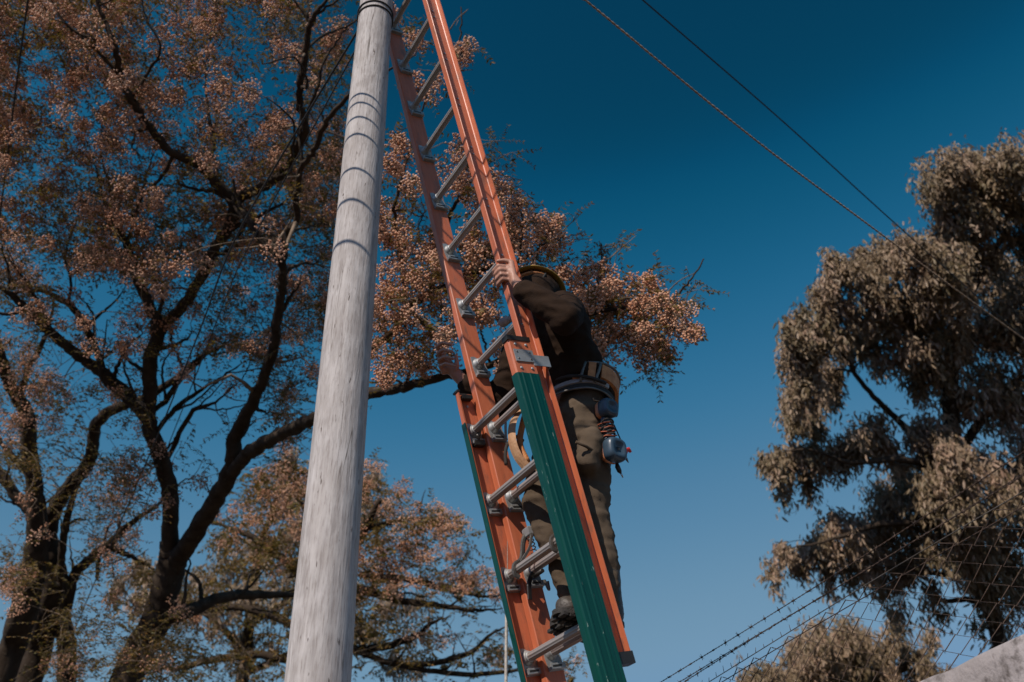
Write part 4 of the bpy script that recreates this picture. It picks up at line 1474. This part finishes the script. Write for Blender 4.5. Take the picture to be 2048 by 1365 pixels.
# trunk and limbs under the clothes
chain(b_, [wp(.20, -.075, 1.34), wp(.195, -.04, 1.2), wp(.19, .03, .95)], [.09, .11, .105])
chain(b_, [shR, wp(.2, -.11, 1.33), shL], [.05, .06, .05])
chain(b_, [shL, elL, wrL], [.046, .038, .029])
chain(b_, [shR, elR, wrR], [.046, .038, .029])
chain(b_, [hipL, knL, anL], [.080, .052, .038])
chain(b_, [hipR, knR, anR], [.080, .052, .038])
chain(b_, [anL, wp(.29, -.04, .055)], [.038, .030])
chain(b_, [anR, wp(.14, -.04, .065)], [.038, .030])
# left hand closed round the near rail
Hu = on_w(1004, 546, .39)[2]
wl = to_l(wrL)
for i, (du, s_, kn) in enumerate(((.034, 1.0, .390), (.012, 1.04, .394), (-.010, 1.0, .392), (-.030, .86, .387))):
    k0 = np.array([kn, -.026, Hu + du])
    k1 = np.array([kn - .010, -.026 - .037 * s_, Hu + du + .008])
    k2 = np.array([kn - .040, -.026 - .042 * s_, Hu + du + .005])
    k3 = np.array([kn - .062, -.026 - .030 * s_, Hu + du + .001])
    r0 = .0096 - .0007 * (i == 3)
    chain(b_, [lw(k0), lw(k1), lw(k2), lw(k3)], [r0 * 1.1, r0, r0 * .92, r0 * .82])
    b_.ball(lw(k0) + LW * .002, r0 * 1.18, 6)
    chain(b_, [lw(wl + np.array([0, 0, .012 - .008 * i])), lw(k0)], [.019, .0125])
th0 = wl + np.array([-.008, -.012, .030])
chain(b_, [lw(wl), lw(th0), lw(np.array([.398, -.006, Hu + .058])), lw(np.array([.384, -.030, Hu + .072])), lw(np.array([.372, -.052, Hu + .074]))], [.018, .0155, .0118, .0105, .0085])
# right hand open beside the far rail, fingertips resting on its edge
pk = atw(893, 728, -.10)
chain(b_, [wrR, pk], [.028, .026])
for i in range(4):
    f0 = atw(881 + 2 * i, 706 + 13 * i, -.11)
    f1 = atw(874 + 2 * i, 694 + 13 * i, -.095)
    f2 = atw(885 + 2 * i, 686 + 14 * i, -.065)
    f3 = atw(902 + 2 * i, 690 + 14 * i, -.042)
    r0 = .0096 - .0007 * (i == 3)
    chain(b_, [wrR * .25 + pk * .75, f0], [.020, .0125])
    chain(b_, [f0, f1, f2, f3], [r0 * 1.1, r0, r0 * .92, r0 * .82])
chain(b_, [pk, atw(908, 748, -.085), atw(914, 732, -.06), atw(912, 712, -.05)], [.018, .0145, .0115, .0085])
body = solid('body', b_, .0042, 4, 'skin', man)

# eyes and hair
for sg in (-1, 1):
    MB().ball(head + SIDE * sg * .033 + FACE * .076 + HUP * .014 - MO, .0125, 8).build('eye', M['eye'], man)
h_ = MB()
h_.ball(head + HUP * .035 - FACE * .014, .100, 10, (.86, 1.02, 1.0), (SIDE, FACE, HUP))
h_.ball(head - FACE * .055 - HUP * .02, .066, 8, (1.0, .7, 1.0), (SIDE, FACE, HUP))
solid('hair', h_, .007, 2, 'hair', man, ((.012, .006, 'CLOUDS'),))
h_ = MB()  # dark cover added over the head, standing in for shade below the hat
h_.ball(head + FACE * .012 - HUP * .040, .098, 10, (.98, 1.02, .98), (SIDE, FACE, HUP))
h_.ball(head - FACE * .012 + HUP * .016, .106, 10, (.92, .98, .9), (SIDE, FACE, HUP))
h_.capsule(head - HUP * .08, wp(.20, -.08, 1.38), .080, .088)
solid('head_shade_cover', h_, .007, 4, 'jacket', man, ((.05, .008, 'CLOUDS'),))

# jacket
j_ = MB()
chain(j_, [wp(.335, -.10, 1.30), wp(.30, -.035, 1.15), wp(.275, .04, .985)], [.092, .105, .108])
chain(j_, [wp(.055, -.10, 1.31), wp(.09, -.035, 1.15), wp(.105, .04, .985)], [.092, .105, .108])
chain(j_, [wp(.195, -.095, 1.31), wp(.19, -.03, 1.15), wp(.19, .045, .985)], [.115, .125, .118])
chain(j_, [shR, wp(.195, -.10, 1.345), shL], [.080, .082, .082])
chain(j_, [wp(.198, -.085, 1.34), wp(.20, -.10, 1.425)], [.078, .066])
aL = wrL + (elL - wrL) * .10
chain(j_, [shL, shL * .55 + elL * .45 + NH * .012, elL, (elL + wrL) / 2 + UZ * .004, aL], [.084, .074, .064, .060, .047])
aR = wrR + (elR - wrR) * .12
chain(j_, [shR, elR, (elR + wrR) / 2, aR], [.084, .066, .058, .047])
j_.lathe(aL, wrL - elL, [(.047, -.02), (.0485, 0), (.0475, .012), (.040, .014)], 20)
j_.lathe(aR, wrR - elR, [(.047, -.02), (.0485, 0), (.0475, .012), (.040, .014)], 20)
solid('jacket', j_, .009, 5, 'jacket', man, ((.09, .026, 'WRINKLE'), (.035, .009, 'WRINKLE')))

# trousers
t_ = MB()
chain(t_, [wp(.115, .04, .945), wp(.265, .04, .945)], [.112, .112])
chain(t_, [wp(.19, .05, .99), wp(.19, .05, .90)], [.125, .125])
chain(t_, [hipL, hipL * .5 + knL * .5 + NH * .012, knL, (knL + anL) / 2 + NH * .015, anL], [.104, .088, .068, .065, .058])
chain(t_, [hipR, hipR * .5 + knR * .5, knR, (knR + anR) / 2 + NH * .015, anR], [.104, .088, .070, .066, .058])
chain(t_, [atw(1182, 880, .355), atw(1176, 925, .355)], [.05, .05])          # bulging side pocket
tro = solid('trousers', t_, .009, 4, 'trouser', man, ((.07, .022, 'WRINKLE'), (.03, .010, 'WRINKLE')))
pf = MB()
pf.tube([q - MO for q in (atw(1152, 884, .40), atw(1172, 893, .405), atw(1196, 908, .39), atw(1204, 918, .37))], .006, 8)
pf.build('pocket_flap', M['trouser'], tro)

# boots
for sg, a, dh, tl, fo, sh in (('L', .285, .0, -.03, .020, 0.), ('R', .14, .004, .25, .072, -.065)):
    g = MB()

    def bp(n_, h, w_=0.):
        return wp(a + w_ + tl * (-n_), n_ + fo, h + dh)
    chain(g, [bp(.055, .062), bp(-.02, .068), bp(-.09, .058), bp(-.135, .052)], [.040, .044, .043, .038])
    chain(g, [bp(-.085, .052, .018), bp(-.13, .048, .014)], [.036, .032])
    chain(g, [bp(-.085, .052, -.018), bp(-.13, .048, -.014)], [.036, .032])
    chain(g, [bp(.05 + sh * .5, .06), bp(.04 + sh, .14), bp(.038 + sh, .20)], [.046, .050, .054])
    bt = solid('boot', g, .006, 4, 'boot', man, ((.03, .005, 'CLOUDS'),))
    s_ = MB()
    out = []
    for t in np.linspace(0, 2 * math.pi, 28, endpoint=False):
        n_ = -.045 + .140 * math.cos(t)
        wd = .050 if n_ < -.02 else .042
        out.append((wd * math.copysign(abs(math.sin(t)) ** .7, math.sin(t)), n_))
    s_.extrude(out, .016, .034, lambda x, y, z: bp(y, z, x) - MO)
    so_ = s_.build('sole', M['sole'], bt)
    for n_ in np.arange(-.165, .085, .028):
        for x in (-.024, .024):
            if abs(n_) < .028 and True:
                continue
            s2 = MB()
            s2.box(bp(n_, .011, x) - MO, (.017, .009, .007), (LW, NH, UZ))
            s_.v, s_.f, s_.sm = s_.v + s2.v, s_.f + [tuple(i + len(s_.v) for i in q) for q in s2.f], s_.sm + s2.sm
    so_.data = s_.mesh('sole')
    so_.data.materials.append(M['sole'])
    lc = MB()
    for k in range(4):
        q = bp(-.03 + .018 * k, .118 + .020 * k)
        lc.tube([q - LW * .03 - MO, q + UZ * .006 - NH * .012 - MO, q + LW * .03 - MO], .0032, 6)
    lc.build('laces', M['web'], bt)

# hard hat
hc = head + HUP * .045
hp = [(.001, .096), (.058, .083), (.088, .045), (.099, .0), (.116, -.014), (.121, -.016), (.122, -.010), (.117, -.006), (.107, .008), (.098, .052), (.064, .092), (.03, .106), (.001, .109)]
g = MB()
g.lathe(hc - MO, HUP, hp, 40, up=SIDE, squash=1.16)
hat = g.build('hard_hat', M['yellow'], man)
g = MB()
for a in (-.022, 0, .022):
    g.tube([hc + FACE * (.105 * math.sin(q)) + HUP * (.012 + .103 * math.cos(q)) + SIDE * a * (.6 + .4 * math.cos(q)) - MO for q in np.linspace(-1.25, 1.25, 18)], .006, 8)
g.build('crown_ridge', M['yellow'], hat)
g = MB()
g.lathe(hc - MO, HUP, [(.094, -.028), (.0965, -.028), (.0965, .002), (.094, .002), (.0935, -.027)], 36, up=SIDE, squash=1.14)
g.build('suspension_band', M['tan'], hat)
g = MB()
g.tube(spline([hc + SIDE * .098 - HUP * .01 - MO, head + SIDE * .088 + FACE * .02 - HUP * .05 - MO, head + FACE * .05 - HUP * .118 - MO, head - SIDE * .088 + FACE * .02 - HUP * .05 - MO, hc - SIDE * .098 - HUP * .01 - MO], 6), .005, 6)
g.build('chin_strap', M['web'], hat)

# tool belt
bc = atw(1150, 778, .19) * 0 + wp(.19, .045, 1.0)
BA = UZ * .985 + NH * .17
BX = LW
BY = np.cross(BA, BX)


def ring(a0, a1, h0, h1, off, th=.006, n=40, rx=.198, ry=.132):
    """curved strip hugging the waist between two angles"""
    v, f = [], []
    for a in np.linspace(R(a0), R(a1), n):
        d = BX * math.cos(a) * rx + BY * math.sin(a) * ry
        nn = BX * math.cos(a) / rx + BY * math.sin(a) / ry
        nn /= np.linalg.norm(nn)
        for o_, h in ((off, h0), (off + th, h0 + .002), (off + th, h1 - .002), (off, h1)):
            v.append(bc + d + nn * o_ + BA * h - MO)
    for i in range(n - 1):
        for j in range(4):
            k = (j + 1) % 4
            f.append((i * 4 + j, i * 4 + k, i * 4 + 4 + k, i * 4 + 4 + j))
    f += [(3, 2, 1, 0), tuple((n - 1) * 4 + j for j in range(4))]
    return v, f


def rp_(a, off, h, rx=.198, ry=.132):
    d = BX * math.cos(R(a)) * rx + BY * math.sin(R(a)) * ry
    nn = BX * math.cos(R(a)) / rx + BY * math.sin(R(a)) / ry
    nn /= np.linalg.norm(nn)
    return bc + d + nn * off + BA * h - MO


belt = MB().add(*ring(-180, 180, -.030, .030, -.006, .010, 72)).build('tool_belt', M['web'], man)
MB().add(*ring(-8, 62, -.022, .050, .006, .014, 24)).build('leather_pad', M['tan'], belt)
MB().add(*ring(-75, 8, -.054, -.030, .002, .012, 24)).build('padding', M['lining'], belt)
MB().add(*ring(-120, 75, -.076, -.054, .002, .007, 40)).build('lower_strap', M['web'], belt)
for a in (-22, -42):
    MB().add(*ring(a - 5, a + 5, -.034, .050, .004, .018, 8)).build('tool_loop', M['tan'], belt)
for a in (-12, -32):
    MB().tube(spline([rp_(a, .010, .058), rp_(a, .028, .03), rp_(a - 3, .024, -.03), rp_(a - 4, .012, -.05)], 5), .0062, 8).build('carabiner', M['steel_dark'], belt)
MB().tube(spline([rp_(q, .018, .058 + .010 * math.sin(R(q * 2))) for q in (-30, -5, 20, 45, 64)], 6), .0055, 8).build('cord', M['steel_dark'], belt)
MB().tube(spline([rp_(-75, .010, .01), rp_(-48, .024, -.022), rp_(-24, .026, -.040), rp_(0, .022, -.042)], 6), .0075, 8).build('rope_strap', M['web'], belt)
MB().tube(spline([rp_(q, .012, -.084 - .004 * math.sin(R(q))) for q in (-110, -70, -30, 0, 30, 55)], 6), .0048, 8).build('steel_edge', M['steel_dark'], belt)
MB().tube(spline([rp_(62, .020, .062), rp_(63, .026, .0), rp_(60, .024, -.055), rp_(58, .020, -.075)], 6), .0045, 8).build('hook', M['steel_dark'], belt)
# leather safety strap and cord hanging in front of the thigh
sp_ = spline([atw(1047, 815, .16), atw(1027, 842, .15), atw(1024, 878, .14), atw(1034, 910, .14), atw(1052, 934, .15)], 6)
g = MB()
pr = [(abs(math.cos(2 * math.pi * i / 12) / .021) ** 6 + abs(math.sin(2 * math.pi * i / 12) / .0032) ** 6) ** (-1 / 6) for i in range(12)]
g.tube(sp_ - MO, 1., 12, smooth=False, profile=pr, up=LW + NH * .4)
g.build('leather_strap', M['tan_pale'], belt)
g = MB()
g.tube(spline([atw(1060, 800, .18), atw(1045, 850, .13), atw(1040, 890, .13), atw(1055, 925, .14)], 6) - MO, .013, 10)
g.build('leather_holster', M['tan'], belt)
g = MB()
g.tube(spline([atw(1040, 870, .12), atw(1018, 885, .11), atw(1011, 905, .11), atw(1012, 930, .11)], 6) - MO, .007, 8)
g.tube(spline([atw(1046, 880, .10), atw(1036, 905, .10), atw(1044, 930, .12), atw(1052, 950, .12)], 6) - MO, .006, 8)
g.build('black_cord', M['web'], belt)
# small pale grey rounded patch at the chest
g = MB()
c_ = atw(1011, 643, .12)
g.capsule(c_ - MO - LW * .02 + UZ * .008, c_ - MO + LW * .03 - UZ * .012, .022, .016)
g.build('chest_patch', M['lining'], man)

# ------------------------------------------------------------------ test telephone hanging from the belt
pe, pm_ = atw(1215, 818, .41), atw(1229, 901, .41)
tel = thing('test_telephone', 'slate blue test telephone with wound cords hanging from the belt', 'telephone', tuple((pe + pm_) / 2))
TO = np.array(tel.location)
hd = (pe - pm_) / np.linalg.norm(pe - pm_)
fa = CR * .52 - CF * .80 + np.array([0, 0, .12])
fa -= hd * (fa @ hd) * .8
fa /= np.linalg.norm(fa)
for c_, r_, nm in ((pe, .037, 'earpiece'), (pm_, .046, 'mouthpiece')):
    g = MB()
    g.lathe(c_ - TO, fa, [(r_ * .80, -.022), (r_ * .97, -.016), (r_, -.004), (r_, .010), (r_ * .93, .022), (r_ * .80, .028), (r_ * .60, .029), (r_ * .52, .026), (r_ * .30, .020), (r_ * .05, .018)], 40, up=hd, power=3.4)
    ob = g.build(nm, M['phone'], tel)
    g = MB()
    g.lathe(c_ - TO, fa, [(r_ * .70, -.040), (r_ * .90, -.036), (r_ * .96, -.026), (r_ * .88, -.0165), (r_ * .70, -.0155)], 40, up=hd, power=3.2)
    g.build('backing', M['phone_orange'], ob)
    if nm == 'mouthpiece':
        g = MB()
        for k in (-1, 0, 1):
            s_ = np.cross(hd, fa)
            g.box(c_ - TO + fa * .0215 + s_ * .005 * k, (.0009, .006, .0012), (s_, hd, fa))
        g.build('slots', M['black'], ob)
g = MB()
g.tube(spline([pe - TO - fa * .012, (pe * .7 + pm_ * .3) - TO - fa * .026, (pe * .3 + pm_ * .7) - TO - fa * .026, pm_ - TO - fa * .010], 6), .017, 14)
g.build('handle', M['phone'], tel)
for nm, mat, turns, r_, wr, ph_ in (('black_cord', 'web', 6, .026, .0042, 0), ('orange_cord', 'cord_orange', 4, .029, .0026, 1.3)):
    s_ = np.cross(hd, fa)
    q = []
    for t in np.linspace(0, 1, turns * 18):
        a = 2 * math.pi * turns * t + ph_
        mid_ = pe * (.70 - .42 * t) + pm_ * (.30 + .42 * t) - fa * .020
        rr = r_ * (1 + .14 * math.sin(3.3 * a) + .05 * math.sin(7.7 * a))
        q.append(mid_ + (s_ * math.cos(a) + fa * math.sin(a)) * rr + hd * .010 * math.sin(a + ph_ * 2) - TO)
    MB().tube(q, wr, 7).build(nm, M[mat], tel)
MB().tube(spline([rp_(66, .018, -.01) + MO - TO, atw(1207, 786, .34) - TO, atw(1214, 795, .37) - TO, pe + hd * .030 - fa * .01 - TO], 6), .0065, 8).build('hanging_strap', M['web'], tel)
MB().tube([q - TO for q in (atw(1186, 797, .36), atw(1188, 801, .37), atw(1198, 803, .37), atw(1204, 804, .37))], .003, 6).build('pink_tag', M['tan_pale'], tel)
MB().tube(spline([atw(1228, 850, .38) - TO, atw(1236, 868, .385) - TO, atw(1243, 884, .385) - TO], 5), .0026, 6).build('clip_lead', M['web'], tel)
g = MB()
g.tube([q - TO for q in (atw(1243, 882, .385), atw(1247, 893, .385), atw(1250, 900, .385), atw(1251, 904, .385), atw(1250, 911, .385))], [.004, .0055, .008, .010, .006], 10)
g.tube([q - TO for q in (atw(1250, 901, .385), atw(1257, 899, .385), atw(1262, 905, .385))], [.007, .009, .005], 10)
g.build('red_clip', M['red'], tel)
MB().tube([q - TO for q in (atw(1250, 911, .385), atw(1253, 919, .385), atw(1257, 926, .385))], [.004, .005, .0015], 8).build('clip_jaw', M['steel_dark'], tel)
MB().tube([q - TO for q in (atw(1233, 924, .38), atw(1235, 934, .38), atw(1239, 943, .38), atw(1242, 948, .38))], [.004, .010, .009, .003], 8).build('lower_clip', M['black'], tel)
MB().tube([q - TO for q in (atw(1241, 946, .38), atw(1244, 951, .38), atw(1246, 956, .38))], [.003, .0035, .002], 8).build('lower_clip_jaw', M['steel'], tel)

#@END_PERSON
